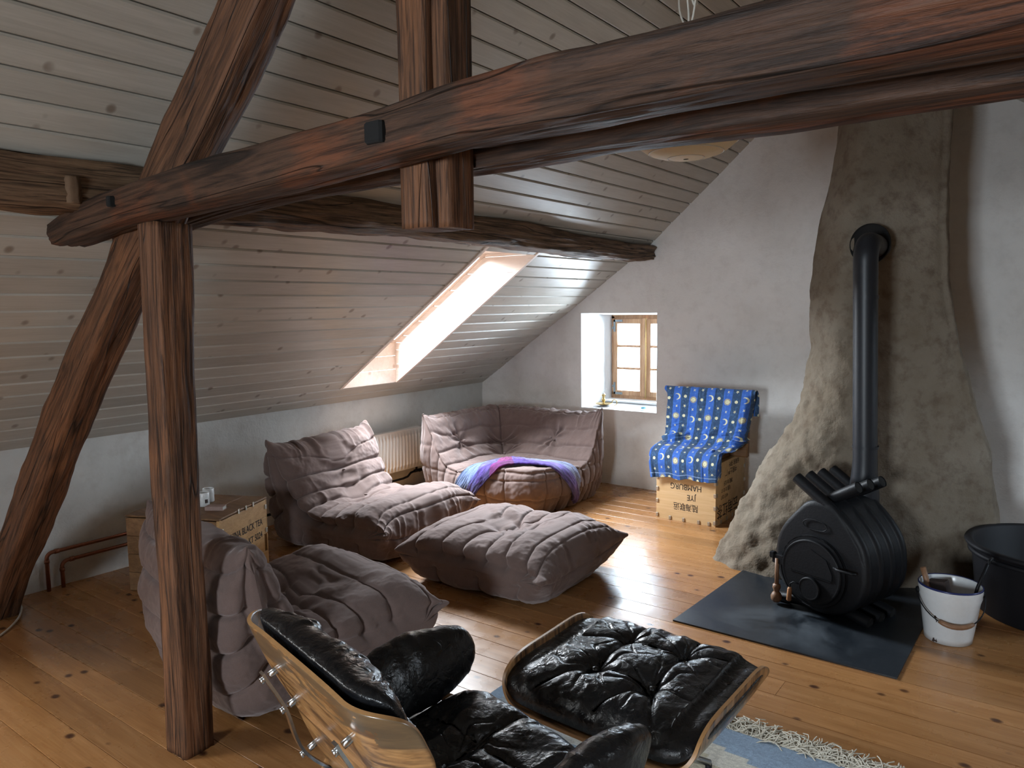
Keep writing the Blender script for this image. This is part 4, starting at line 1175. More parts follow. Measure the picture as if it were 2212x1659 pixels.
# flue
flx, fly = -0.845, 4.34
rel = Vector((flx - F0.x, fly - F0.y, -.008))
fx2 = flx - .032
flue = tag(MB().tube([(flx, fly, .50), (flx, fly, .60), (flx, fly, .74), (flx, fly, .80), (fx2, fly, 1.86)] + [(fx2, fly + .085 - .085 * math.cos(a), 1.86 + .085 * math.sin(a) + .01) for a in np.linspace(.1, PI / 2, 8)] + [(fx2 - .01, fly + .40, 1.955)],
          [.080, .078, .064, .0615, .0615] + [.0615] * 9, 32).build('flue_pipe', M_PIPE), 'straight black flue pipe rising from the stove into the chimney', 'pipe')
MB().tube([(flx, fly, .86), (flx, fly, .875)], .066, 32, caps=False).build('pipe_joint', M_PIPE, flue)
MB().tube([(flx - .025, fly, 1.66), (flx - .025, fly, 1.68)], .064, 32, caps=False).build('pipe_joint', M_PIPE, flue)
MB().lathe([(.0001, 0), (.108, 0), (.114, .006), (.114, .02)], 40, Matrix.Translation((flx - .072, fly + .325, 1.97)) @ Matrix.Rotation(math.radians(-90), 4, 'X') @ Matrix.Rotation(math.radians(14), 4, 'Y') @ Matrix.Scale(-1, 4, (0, 0, 1))).build('wall_rosette', M_HOLE, flue)
# hearth plate
hp_ = [(-1.58, 3.518), (-.522, 3.508), (-.498, 4.90), (-.90, 4.80), (-1.53, 4.56)]
V = [(x, y, z) for z in (.0005, .008) for x, y in hp_]
tag(MB().add(V, [(4, 3, 2, 1, 0), (5, 6, 7, 8, 9)] + [(i, (i + 1) % 5, 5 + (i + 1) % 5, 5 + i) for i in range(5)]).build('hearth_plate', M_HEARTH), 'thin dark steel hearth plate lying on the floorboards under the stove', 'plate')

# ------------------------------------------------------------------ bucket and tub
bk = empty('enamel_bucket', (-.395, 4.10, .0), 0, 'white enamel bucket with blue rim and wire bail beside the hearth plate', 'bucket')
prof = [(.0001, .004), (.085, .004), (.104, .002), (.107, .03), (.108, .035), (.130, .20), (.137, .225), (.136, .235), (.139, .25), (.139, .272)]
inner = [(.134, .272), (.130, .24), (.100, .02), (.0001, .014)]
MB().lathe(prof + [(.137, .277)] + inner, 48).build('pail', M_BUCKET, bk)
MB().lathe([(.1345, .270), (.1400, .270), (.1405, .275), (.137, .279), (.134, .276)], 48).build('rim', M_BLUE_RIM, bk)
an = math.radians(20)
bail = []
for t in np.linspace(0, PI, 25):
    u = -math.cos(t) * .148; dr = math.sin(t) * .150
    bail.append((u * math.cos(an) + dr * math.sin(an) * .95, u * math.sin(an) * 1 - dr * math.cos(an) * .98, .235 - dr * .80))
MB().tube(bail, .0030, 8).build('bail', M_IRON, bk)
MB().tube(bail[8:17], [.008, .0105, .0115, .012, .012, .012, .0115, .0105, .008], 12).build('grip', M_HANDLE, bk)
for sg in (-1, 1):
    MB().lathe([(.0001, .012), (.012, .010), (.016, 0)], 12, Matrix.Translation((sg * .139 * math.cos(an), sg * .139 * math.sin(an), .235)) @ Matrix.Rotation(an, 4, 'Z') @ Matrix.Rotation(sg * PI / 2, 4, 'Y')).build('ear', M_IRON, bk)
for (aa, zz, sc_) in ((-112, .135, .010), (-109, .118, .006), (-118, .012, .012), (-111, .012, .007)):
    V = []; ar_ = math.radians(aa); rr_ = .085 + .0
    rz_ = np.interp(zz, [.004, .03, .2], [.1047, .1077, .1305]) + .0006
    for q in range(9):
        t_ = 2 * PI * q / 9; m_ = sc_ * (1 + .45 * math.sin(q * 2.7 + aa)); V.append((rz_ * math.cos(ar_ + m_ * .6 * math.cos(t_) / rz_), rz_ * math.sin(ar_ + m_ * .6 * math.cos(t_) / rz_), max(.004, zz + m_ * 1.3 * math.sin(t_))))
    MB().add(V, [tuple(range(9))]).build('enamel_chip', M_DARKW, bk)
Mk = Matrix.Translation((-.405, 4.13, .03)) @ Matrix.Rotation(math.radians(-12), 4, 'Y') @ Matrix.Rotation(math.radians(-18), 4, 'Z')
tag(MB().box((-.045, -.02, 0), (.045, .03, .245), .004, Mk).build('firewood_block', M_DARKW), 'dark square-ended block of wood standing in the enamel bucket', 'wood')
tag(MB().tube([(-.44, 4.10, .02), (-.500, 4.125, .26), (-.520, 4.13, .325)], [.010, .013, .014], 12).build('wooden_handle', M_HANDLE), 'pale wooden brush handle sticking out of the bucket on its left', 'handle')
tag(MB().tube([(-.33, 4.09, .03), (-.285, 4.13, .27), (-.25, 4.16, .385)], .0075, 10).tube([(-.25, 4.16, .38), (-.243, 4.175, .40), (-.235, 4.20, .405)], .007, 10).build('poker', M_IRON), 'thin black iron poker leaning out of the bucket towards the tub', 'poker')
tb_ = empty('black_tub', (0.02, 4.72, 0), 0, 'large round black tub at the right edge behind the bucket', 'tub')
MB().lathe([(.0001, .0), (.34, .0), (.352, .01), (.385, .33), (.392, .345), (.415, .352), (.420, .362), (.415, .372), (.390, .375), (.378, .365), (.345, .03), (.0001, .02)], 72).build('tub_wall', M_BLACKP, tb_)
MB().lathe([(.392, .310), (.402, .312), (.402, .330), (.392, .332)], 72).build('reinforcing_rib', M_BLACKP, tb_)


# ------------------------------------------------------------------ crates
def text(body, loc, size, parent, rotm, sx=1.0, name='lettering', align='CENTER', bold=0.0):
    c = bpy.data.curves.new(name, 'FONT'); c.body = body; c.size = size; c.extrude = 0.0004; c.align_x = align; c.align_y = 'CENTER'; c.offset = bold
    o = bpy.data.objects.new(name, c); col.objects.link(o); c.materials.append(M_INK)
    bpy.context.view_layer.update()
    me = bpy.data.meshes.new_from_object(o.evaluated_get(bpy.context.evaluated_depsgraph_get())); bpy.data.objects.remove(o)
    o = bpy.data.objects.new(name, me); col.objects.link(o)
    if not me.materials: me.materials.append(M_INK)
    o.parent = parent; o.matrix_local = Matrix.Translation(loc) @ rotm @ Matrix.Diagonal((sx, 1, 1, 1)); return o


def clip(parent, M, n='tin_clip'):
    b = MB(); b.box((-.009, -.004, -.014), (.009, .003, .014), .001, M); return b.build(n, M_TIN, parent)


# pale plywood tea chest, standing upside down
c1 = empty('tea_chest', (-2.02, 5.235, 0), 0, 'pale plywood tea chest with upside-down stencilled lettering below the blue cloth', 'crate')
LX, LY, LZ = .475, .60, .46
sides = {'front_panel': ((-LX, -.006, .0), (0, .0, LZ)), 'side_panel': ((-.006, 0, .0), (.0, LY, LZ)), 'side_panel.001': ((-LX, 0, 0), (-LX + .006, LY, LZ)), 'back_panel': ((-LX, LY - .006, 0), (0, LY, LZ)), 'bottom_panel': ((-LX + .004, 0, .003), (-.004, LY - .004, .009)), 'lid_panel': ((-LX, -.004, LZ), (0, LY, LZ + .006))}
for nm, (lo, hi) in sides.items(): MB().box(lo, hi, .001).build(nm.split('.')[0], M_PALEW, c1)
for z in (.03, .14, .235, .325, .42):
    clip(c1, Matrix.Translation((-.006, -.008, z))); clip(c1, Matrix.Translation((-LX + .008, -.008, z)))
    clip(c1, Matrix.Translation((.002, .012, z)) @ Matrix.Rotation(PI / 2, 4, 'Z'))
for x in (-.36, -.25, -.13, -.05): clip(c1, Matrix.Translation((x, -.008, .018)))
for y_ in (.10, .22, .34, .46, .58): clip(c1, Matrix.Translation((.002, y_, .018)) @ Matrix.Rotation(PI / 2, 4, 'Z'))
for z in (.14, .25, .36): clip(c1, Matrix.Translation((.002, LY - .012, z)) @ Matrix.Rotation(PI / 2, 4, 'Z'))
RF = Matrix.Rotation(PI / 2, 4, 'X') @ Matrix.Rotation(PI, 4, 'Z')
text('HAMBURG', (-.235, -.0066, .272), .062, c1, RF, .85); text('JYE', (-.19, -.0066, .195), .062, c1, RF, .85); text('陆海联运', (-.235, -.0066, .120), .062, c1, RF, .80)
RS = Matrix.Rotation(PI / 2, 4, 'Z') @ Matrix.Rotation(PI / 2, 4, 'X') @ Matrix.Rotation(PI, 4, 'Z')
text('云南红茶', (.0006, .24, .105), .115, c1, RS, .95)
text('4113 1217', (.0006, .17, .20), .040, c1, RS, .8); text('毛重 33 12 17', (.0006, .20, .25), .040, c1, RS, .8); text('净重 30 公斤', (.0006, .24, .30), .042, c1, RS, .8)
text('中国土产 厂', (.0006, .30, .375), .052, c1, RS, .9); text('云南省 茶叶', (.0006, .36, .43), .046, c1, RS, .9)

# brown tea crate used as a side table
c2 = empty('tea_crate', (-3.85, 2.36, 0), math.radians(115), 'brown board tea crate used as a side table between the two quilted chairs', 'crate')
# local +x along the lettered face (towards far corner B), local +y away into the crate
QX, QY, QZ = .50, .59, .45
for k in range(4):
    z0_ = .005 + k * .110
    ins = .0 if k not in (1,) else .0
    MB().box((0, -.010, z0_), (QX - (.03 if k == 1 else 0), .0, z0_ + .1085), .002).build('side_board', M_CRATE2, c2)
    MB().box((0, QY, z0_), (QX, QY + .01, z0_ + .108), .002).build('side_board', M_CRATE2, c2)
    MB().box((-.010, -.01, z0_), (.0, QY + .01, z0_ + .108), .002).build('end_board', M_CRATETOP, c2)
    MB().box((QX, -.01, z0_), (QX + .010, QY + .01, z0_ + .108), .002).build('end_board', M_CRATE2, c2)
for k in range(4):
    y_ = -.012 + k * .1535
    MB().box((-.012, y_, QZ), (QX + .012, y_ + .152, QZ + .010), .002).build('lid_board', M_CRATETOP, c2)
MB().box((-.018, -.016, .0), (.004, .004, QZ), .002).build('corner_batten', M_CRATE2, c2)
for x in (.19, .27, .35): clip(c2, Matrix.Translation((x, -.013, QZ + .003)) @ Matrix.Rotation(math.radians(20), 4, 'Z'))
for x, z in ((.012, .38), (QX - .01, .40), (QX - .01, .25), (.012, .2)): clip(c2, Matrix.Translation((x, -.013, z)))
RC = Matrix.Rotation(PI / 2, 4, 'X')
text('CHINA BLACK TEA', (.255, -.0106, .315), .058, c2, RC, .78, bold=.0006); text('LOT. NO. KT 5024', (.26, -.0106, .235), .058, c2, RC, .78, bold=.0006); text('NET 50 KG', (.26, -.0106, .15), .05, c2, RC, .8)
# things on it
def c2w(x, y, z): return tuple(Matrix.Translation((-3.85, 2.36, 0)) @ Matrix.Rotation(math.radians(115), 4, 'Z') @ Vector((x, y, z)))
for (x, y, lab) in ((.245, .255, 'white ceramic cup with a small dark label, the front one on the tea crate'), (.34, .285, 'plain white ceramic cup, the rear one on the tea crate')):
    c = link('ceramic_cup', MB().lathe([(.0001, 0), (.030, 0), (.034, .004), (.034, .083), (.0325, .085), (.031, .083), (.031, .008), (.0001, .006)], 28).mesh('ceramic_cup'), M_CERAM); c.location = c2w(x, y, QZ + .0105); tag(c, lab, 'cup', 'cups on the tea crate')
    MB().lathe([(.0001, .05), (.031, .05)], 20).build('wax', M_WAX, c)
    if x < .3:
        lb = MB(); A = [math.radians(-20 + q * 8) for q in range(5)]
        V = [(.0346 * math.cos(a), .0346 * math.sin(a), z) for z in (.022, .045) for a in A]
        lb.add(V, [(i, i + 1, 6 + i, 5 + i) for i in range(4)]).build('paper_label', M_DARKW, c)
mbx = empty('matchbox', c2w(.175, .13, QZ + .0105), math.radians(115 + 8), 'flat matchbox lying on the tea crate in front of the cups', 'matchbox')
MB().box((-.026, -.055, 0), (.026, .055, .004), .001).box((-.026, -.055, .021), (.026, .055, .025), .001).box((-.026, -.055, .004), (-.024, .055, .021)).build('sleeve', M_MATCH, mbx)
MB().box((.024, -.055, .0035), (.0265, -.003, .0215)).box((.024, .003, .0035), (.0265, .055, .0215)).build('striking_strip', M_STRIKE, mbx)
MB().box((-.023, -.053, .0045), (.0235, .053, .0205)).build('drawer', M_STRIKE, mbx)


# ------------------------------------------------------------------ blue printed cloth over a back board
PATH = catmull([(5.69, .78), (5.685, .86), (5.675, .93), (5.645, .978), (5.60, .970), (5.565, .85), (5.53, .72), (5.49, .62), (5.42, .565), (5.32, .545), (5.235, .51), (5.205, .455), (5.200, .40), (5.198, .335)], 400)
def cloth():
    nu, nv = 330, 400
    U, V = np.meshgrid(np.linspace(0, 1, nu), np.arange(nv) / (nv - 1), indexing='ij')
    y = np.tile(PATH[:, 0], (nu, 1)); z = np.tile(PATH[:, 1], (nu, 1))
    s = np.concatenate([[0], np.cumsum(np.linalg.norm(np.diff(PATH, axis=0), axis=1))]); S = np.tile(s, (nu, 1))
    vv = V
    wd = np.interp(vv, [0, .14, .30, .50, .66, .82, 1], [.73, .745, .735, .70, .66, .63, .60])
    cx_ = np.interp(vv, [0, .35, .60, .8, 1], [-2.235, -2.235, -2.24, -2.245, -2.225])
    x = cx_ + wd * (U - .5)
    front = np.clip((vv - .24) / .08, 0, 1)
    eL = np.clip((.06 - U) / .06, 0, 1); eR = np.clip((U - .91) / .09, 0, 1)
    # side returns curl back round the board
    y = y + front * (eL ** 1.6 * .09 + eR ** 1.6 * .10) * np.clip((.8 - vv) / .2, 0, 1)
    x = x + front * (eL ** 2 * .030 - eR ** 2 * .030) * np.clip((.8 - vv) / .2, 0, 1)
    # over the right front corner of the chest the hem folds back along its side
    over = np.clip(x - (-2.008), 0, 1) * np.clip((vv - .74) / .10, 0, 1)
    x = x - over * .93; y = y + over * .95; z = z + over * .62
    left = np.clip(-2.50 - x, 0, 1) * np.clip((vv - .78) / .12, 0, 1)
    z = z - left * .10
    # vertical folds, and crumpled creases where back meets seat
    d = .010 * noise(U * 9, vv * 3, 0, 2) * front + .006 * noise(U * 26, vv * 7, 0, 3)
    cr = np.exp(-((vv - .59) / .075) ** 2)
    d += .026 * cr * noise(U * 5 + 2, vv * 26, 0, 7) + .016 * cr * (1 - 2 * np.abs(noise(U * 4, vv * 34 + U * 9, 0, 9)))
    cr2 = np.exp(-((vv - .76) / .07) ** 2) * np.clip((U - .55) / .2, 0, 1); d += .022 * cr2 * noise(U * 16, vv * 16, 0, 12)
    G = np.stack([x, y, z], -1); N = gnormals(G)
    if N[nu // 2, nv // 2, 1] > 0: N = -N
    hem = .010 * noise(U * 8, 0, 0, 15) * np.clip((vv - .9) / .1, 0, 1); G[..., 2] += hem
    G = G + N * (np.abs(d) * .7 + d * .5 + .004)[..., None]
    G[..., 2] = np.where(vv < .2, G[..., 2], np.maximum(G[..., 2], .30))
    # print
    px = (U - .5) * .70; py = S
    SW = .0655
    k = np.floor((px + .40) / SW); dark = (k.astype(int) % 2) == 1
    colr = np.where(dark[..., None], np.array([.030, .062, .130]), np.array([.040, .115, .42]))
    fx = (px + .40) / SW - k - .5
    wear = np.clip(noise(U * 80, vv * 90, 0, 21), 0, 1)[..., None]
    colr = colr * (1 - .0 * wear) + wear * np.array([.02, .05, .09])
    cream = np.array([.62, .60, .40]); gold = np.array([.50, .43, .20])
    def paint(mask, c):
        nonlocal colr
        colr = np.where(mask[..., None], c, colr)
    per = .155
    fy = (py + (k % 4) * .010) / (per / 2); j = np.floor(fy); gy = (fy - j - .5) * per / 2; gx = fx * SW
    r = np.hypot(gx, gy); ang = np.arctan2(gx, gy)
    star = r < .0072 * (1 + .6 * np.cos(5 * ang))
    paint(dark & (j.astype(int) % 2 == 0) & (r < .0120), cream); paint(dark & (j.astype(int) % 2 == 1) & star, cream)
    fy = (py + ((k // 2) % 2) * per + .045 + .010 * (k % 4)) / per; j = np.floor(fy); gy = (fy - j - .5) * per
    r = np.hypot(gx, gy); ang = np.arctan2(gx, gy); lt = ~dark; jj = j.astype(int) % 2
    rays = r < (.0235 + .0045 * np.cos(16 * ang)); paint(lt & (jj == 0) & rays, gold); paint(lt & (jj == 0) & (r < .0185), cream)
    paint(lt & (jj == 0) & (np.abs(r - .0185) < .0013), np.array([.12, .12, .11])); paint(lt & (jj == 0) & (r < .012) & (noise(gx * 300, gy * 300, 0, 3) > .25), np.array([.30, .28, .16]))
    moon = (r < .0250) & (np.hypot(gx + .0085, gy - .002) > .0205); paint(lt & (jj == 1) & moon, cream)
    g2 = np.abs(gy) - per / 2; r2 = np.hypot(gx, g2); a2 = np.arctan2(gx, g2); paint(lt & (r2 < .0066 * (1 + .6 * np.cos(5 * a2))), cream)
    colr = np.where((np.abs(vv - .972) < .0022)[..., None], np.array([.22, .32, .50]), colr)
    return G, colr, N
CG, CC, CN = cloth()
bk2 = CG - CN * .003
cl = tag(link('printed_cloth', gridmesh('printed_cloth', np.concatenate([CG, bk2[:, ::-1]], 1), cv=True, colors=np.concatenate([CC, CC[:, ::-1]], 1)), M_CLOTH),
         'blue striped cloth printed with suns, moons and stars, draped over the tea chest', 'cloth')
MB().box((-2.56, 5.605, .468), (-1.92, 5.655, .955), .01).build('back_board', M_CRATETOP, cl)
MB().box((-2.46, 5.25, .4665), (-2.05, 5.60, .505), .02).build('seat_pad', M_CRATETOP, cl)

# ------------------------------------------------------------------ window-sill things
cn = empty('chamber_candlestick', (-3.475, 6.135, .712), 0, 'brass chamber candlestick with a round tray on the window sill', 'candlestick')
MB().lathe([(.0001, 0), (.045, 0), (.052, .004), (.074, .010), (.078, .016), (.075, .016), (.050, .009), (.0001, .006)], 36).build('tray', M_BRASS, cn)
MB().lathe([(.0001, .006), (.016, .008), (.008, .018), (.008, .026), (.018, .042), (.020, .052), (.012, .062), (.013, .078), (.018, .095), (.019, .100), (.015, .100), (.013, .09), (.0001, .085)], 24).build('stem', M_BRASS, cn)
MB().lathe([(.0001, .116), (.010, .114), (.0115, .09), (.0115, .08)], 16).build('candle_stub', M_WAX, cn)
MB().tube([(.074 + .026 * (1 - math.cos(a)), .03, .014 + .026 * math.sin(a) + .012) for a in np.linspace(-.3, PI * 1.55, 18)], .0042, 8).build('ring_handle', M_BRASS, cn)
tl = link('tealight', MB().lathe([(.0001, 0), (.021, 0), (.022, .003), (.022, .018), (.020, .018), (.0195, .012), (.0001, .011)], 28).mesh('tealight'), M_TEALBLUE); tl.location = (-3.045, 6.10, .708)
tag(tl, 'small pale-blue tealight on the window sill right of the candlestick', 'tealight')

# ------------------------------------------------------------------ hanging lamp
lp = empty('hanging_lamp', (-1.265, 2.90, RZ - .06), 0, 'cream paper lampshade hanging behind the tie beams', 'lamp')
n = 48; G = []
for t in np.linspace(0.02, PI - .02, 40):
    ring = []
    for k in range(n):
        a = 2 * PI * k / n; rr = .24 * math.sin(t) ** .8 * (1 + .012 * math.cos(a * 16)); ring.append((rr * math.cos(a), rr * math.sin(a), -1.14 + .165 * math.cos(t)))
    G.append(ring)
link('shade', gridmesh('shade', np.array(G), cv=True), M_PAPER, lp)
for t in (.55, .7, .82, .93):
    rr = .2405 * math.sin(PI * t) ** .8; z_ = -1.14 + .165 * math.cos(PI * t)
    MB().tube([(rr * math.cos(a) * 1.006, rr * math.sin(a) * 1.006, z_) for a in np.linspace(0, 2 * PI, 49)], .0018, 5, caps=False).build('shade_rib', M_CABLE, lp)
P = catmull([(0, 0, 0), (-.02, .01, -.2), (.0, .0, -.33), (.045, -.02, -.62), (.01, 0, -.80), (-.045, .02, -.70), (-.02, .02, -.50), (.03, .01, -.55), (.035, 0, -.73), (0.0, -.01, -.64), (.005, 0, -.76), (.0, 0, -.86), (0, 0, -.98)], 120)
MB().tube([tuple(p) for p in P], .0042, 8).build('lamp_cord', M_CABLE, lp)
MB().lathe([(.0001, 0), (.05, 0), (.045, -.02), (.0001, -.03)], 20).build('ceiling_rose', M_CABLE, lp)


# ------------------------------------------------------------------ rug
RGX0, RGX1, RGY0, RGY1 = -1.90, 0.55, 0.75, 2.70
def rug():
    nx, ny = 420, 340
    X, Y = np.meshgrid(np.linspace(RGX0, RGX1, nx), np.linspace(RGY0, RGY1, ny), indexing='ij')
    Z = .009 + .0018 * noise(X * 5, Y * 5, 0, 2) + .0007 * np.sin(Y * 420)
    st = .032
    qx = np.floor((X - RGX0) / st); qy = np.floor((RGY1 - Y) / (st * .8))
    blue = np.array([.20, .28, .38]); cream = np.array([.56, .54, .47]); grey = np.array([.22, .25, .27]); pink = np.array([.36, .19, .18]); dblue = np.array([.10, .20, .30]); sand = np.array([.42, .38, .27])
    C = np.zeros(X.shape + (3,)) + cream
    m = qy < 4; C[m] = blue
    stepv = 4 + (np.abs(((qx + 3) // 3) % 6 - 3))
    C[(qy >= 4) & (qy < stepv)] = blue * 1.1
    cxs = np.abs(((qx - 10) % 24) - 12); cyy = np.abs(((qy - 12) % 20) - 8)
    C[(cxs + cyy < 3) & (qy > 5)] = pink
    C[(np.abs(cxs + cyy - 9) < 2) & (qy > 7)] = dblue
    C[(np.abs(cxs + cyy - 13) < 1.2) & (qy > 7)] = sand
    C[(qx > 2) & (cyy > 8) & (qy > 9)] = sand * .95
    lf = np.clip(((RGX0 + .62) - X) / .25, 0, 1)[..., None]
    gz = np.where(((qy // 2) % 2 == 0)[..., None], grey, grey * 1.25 + np.array([.02, .0, -.01]))
    C = C * (1 - lf) + gz * lf
    C[(qx < 2)] = blue * .9
    C = C * (1 + .22 * noise(X * 130, Y * 300, 0, 6)[..., None])
    top = np.stack([X, Y, Z], -1)
    me = gridmesh('rug_weave', top, colors=np.clip(C, 0, 1)); return me
rg = empty('rug', (0, 0, 0), 0, 'pale blue and cream woven rug with stepped pattern and white fringe under the footstool', 'rug')
link('rug_weave', rug(), M_RUG, rg)
fr = MB(); rs = np.random.RandomState(11)
for k in range(1500):
    x = RGX0 + (RGX1 - RGX0) * rs.rand(); p = np.array([x, RGY1 - .004, .010]); a = rs.normal(PI / 2, .45); P = [tuple(p)]; ln = rs.uniform(.07, .15); z = rs.uniform(.004, .026)
    for s_ in range(5):
        a += rs.normal(0, .38); p = p + np.array([math.cos(a), math.sin(a), 0]) * ln / 5; zz = .004 + z * math.sin(PI * (s_ + 1) / 5.5); P.append((p[0], p[1], zz))
    fr.tube(P, .0022, 4, caps=False)
tag(fr.build('rug_fringe', M_FRINGE, rg, recalc=False), kind='stuff')


# ------------------------------------------------------------------ moulded plywood and leather lounge chair with footstool
def pad(wd, dp, th, bend, nx=150, ny=120, k=5.0, seed=0, tufts=(), seams=(), amp=.008, bulge=1.0):
    """leather cushion: rounded-rectangle pillow carried by bend(x, y) -> (origin, normal)"""
    t = np.linspace(-1, 1, nx); t2 = np.linspace(-1, 1, ny); U, V = np.meshgrid(t, t2, indexing='ij')
    m = np.maximum(np.abs(U), np.abs(V)); r = m / np.maximum((np.abs(U) ** k + np.abs(V) ** k) ** (1 / k), 1e-6)
    X, Y = U * r * wd / 2, V * r * dp / 2
    prof = np.clip(1 - m ** 6, 0, 1) ** .5
    h = th * prof
    dsp = amp * fbm(X * 7, Y * 7, seed, 4, seed) + amp * .9 * (1 - 2.4 * np.abs(noise(X * 13 + .4 * noise(X * 9, Y * 9, 0, seed), Y * 7, 0, seed + 5)))
    for tx, ty, dep, rad in tufts:
        dist = np.hypot(X - tx, Y - ty); ang = np.arctan2(Y - ty, X - tx)
        dsp -= dep * np.exp(-(dist / rad) ** 1.1); q_ = np.abs(np.sin(ang * 3.5 + 1.2 * noise(X * 12, Y * 12, 0, seed + 2))); dsp += dep * .42 * (1 - np.minimum(q_ * 3.0, 1) * 0 - np.exp(-(q_ / .22) ** 2)) * np.exp(-((dist - rad * 1.5) / (rad * 1.5)) ** 2)
    for (ax, ay, bx, by, dep, wdt) in seams:
        d_ = np.array([bx - ax, by - ay]); L = np.hypot(*d_); d_ = d_ / L
        tt = np.clip((X - ax) * d_[0] + (Y - ay) * d_[1], 0, L); dist = np.hypot(X - ax - tt * d_[0], Y - ay - tt * d_[1]) + .004 * noise(X * 20, Y * 20, 0, seed)
        dsp -= dep * (np.exp(-(dist / wdt) ** 1.3) + .4 * np.exp(-(dist / (wdt * 3.5)) ** 2))
    # gathered edges
    edge = np.exp(-((m - .86) / .10) ** 2); per = np.arctan2(V, U)
    dsp += amp * .9 * edge * noise(per * 22, m * 4, 0, seed + 9)
    h = h + dsp * prof
    O, N = bend(X, Y)
    top = O + N * (h * bulge)[..., None]; bot = O + N * (-th * .12 * prof)[..., None]
    G = np.stack([top, bot], 0)
    return X, Y, top, bot


def pad_mesh(name, top, bot):
    nx, ny = top.shape[:2]; V = np.concatenate([top.reshape(-1, 3), bot.reshape(-1, 3)]); idx = np.arange(nx * ny).reshape(nx, ny)
    f = np.stack([idx[:-1, :-1], idx[1:, :-1], idx[1:, 1:], idx[:-1, 1:]], -1).reshape(-1, 4); f2 = f[:, ::-1] + nx * ny
    me = bpy.data.meshes.new(name); me.from_pydata(V.tolist(), [], np.concatenate([f, f2]).tolist())
    bm = bmesh.new(); bm.from_mesh(me); bmesh.ops.remove_doubles(bm, verts=bm.verts, dist=.0004); bmesh.ops.recalc_face_normals(bm, faces=bm.faces); bm.to_mesh(me); bm.free()
    me.polygons.foreach_set('use_smooth', np.ones(len(me.polygons), bool)); me.update(); return me


def shell(name, wd, dp, bend, mat, parent, th=.011, off=-.004, k=4.5, nx=70, ny=60):
    t = np.linspace(-1, 1, nx); t2 = np.linspace(-1, 1, ny); U, V = np.meshgrid(t, t2, indexing='ij')
    m = np.maximum(np.abs(U), np.abs(V)); r = m / np.maximum((np.abs(U) ** k + np.abs(V) ** k) ** (1 / k), 1e-6)
    X, Y = U * r * wd / 2, V * r * dp / 2; O, N = bend(X, Y)
    A = O + N * off; B = O + N * (off - th)
    nn = nx * ny; idx = np.arange(nn).reshape(nx, ny); V_ = np.concatenate([A.reshape(-1, 3), B.reshape(-1, 3)])
    f = np.stack([idx[:-1, :-1], idx[1:, :-1], idx[1:, 1:], idx[:-1, 1:]], -1).reshape(-1, 4).tolist(); f2 = [tuple(q + nn for q in reversed(a)) for a in f]
    rim = list(idx[:, 0]) + list(idx[-1, 1:]) + list(idx[-2::-1, -1]) + list(idx[0, -2:0:-1]); n_ = len(rim)
    fr_ = [(rim[i], rim[(i + 1) % n_], rim[(i + 1) % n_] + nn, rim[i] + nn) for i in range(n_)]
    me = bpy.data.meshes.new(name); me.from_pydata(V_.tolist(), [], f + f2 + fr_); me.materials.append(mat); me.materials.append(M_PLYEDGE)
    bm = bmesh.new(); bm.from_mesh(me); bmesh.ops.recalc_face_normals(bm, faces=bm.faces); bm.to_mesh(me); bm.free()
    mi = np.zeros(len(me.polygons), np.int32); mi[len(f) * 2:] = 1; me.polygons.foreach_set('material_index', mi)
    sm = np.ones(len(me.polygons), bool); sm[len(f) * 2:] = False; me.polygons.foreach_set('use_smooth', sm); me.update()
    return link(name, me, None, parent)


def bender(P0, ux, uy, curl_x, rx, curl_y=0.0, half=.33):
    """plane at P0 with axes ux, uy; both x-ends curl towards the normal by curl_x within rx of the ends"""
    P0, ux, uy = [np.array(q, float) for q in (P0, ux, uy)]; ux /= np.linalg.norm(ux); uy = uy - (uy @ ux) * ux; uy /= np.linalg.norm(uy); nz = np.cross(ux, uy)
    def f(X, Y):
        e = np.clip((np.abs(X) - (half - rx)) / rx, 0, 1.0); th_ = e * curl_x; ext = np.maximum(np.abs(X) - half, 0)
        # arc: integrate direction
        R = rx / max(curl_x, 1e-6); xx = np.minimum(np.abs(X), half - rx) + R * np.sin(th_) + ext * math.cos(curl_x); zz = R * (1 - np.cos(th_)) + ext * math.sin(curl_x)
        xx = np.sign(X) * xx; zz = zz + curl_y * (Y ** 2)
        O = P0 + xx[..., None] * ux + Y[..., None] * uy + zz[..., None] * nz
        N = (-np.sign(X) * np.sin(th_))[..., None] * ux + np.cos(th_)[..., None] * nz - (2 * curl_y * Y)[..., None] * uy
        return O, N / np.linalg.norm(N, axis=-1, keepdims=True)
    return f


# footstool
fs = empty('leather_footstool', (-1.14, 2.235, 0), math.radians(-3), 'black leather footstool in a curved rosewood shell standing on the rug', 'footstool')
bf = bender((0, 0, .305), (1, 0, 0), (0, 1, .05), math.radians(86), .13, .12, half=.395)
shell('plywood_shell', .89, .65, bf, M_ROSE2, fs, k=4.5, nx=120)
bt = bender((0, .0, .320), (1, 0, 0), (0, 1, .05), math.radians(66), .12, .12, half=.385)
X, Y, top, bot = pad(.82, .64, .112, bt, 220, 200, k=5, seed=41, amp=.0045,
    tufts=[(-.10, .13, .016, .045), (-.10, -.10, .020, .05), (.12, .13, .016, .045), (.12, -.10, .020, .05)],
    seams=[(-.10, .30, -.10, -.16, .017, .009), (.12, .30, .12, -.16, .017, .009), (-.10, .13, .12, .13, .010, .009), (-.10, -.10, .12, -.10, .012, .009), (-.10, -.10, -.22, -.29, .014, .009), (.12, -.10, .22, -.29, .014, .009), (.12, -.10, .02, -.29, .010, .009), (-.10, .13, -.30, .05, .009, .008), (.12, .13, .30, .2, .008, .008)])
link('leather_cushion', pad_mesh('leather_cushion', top, bot), M_LEATHER, fs)
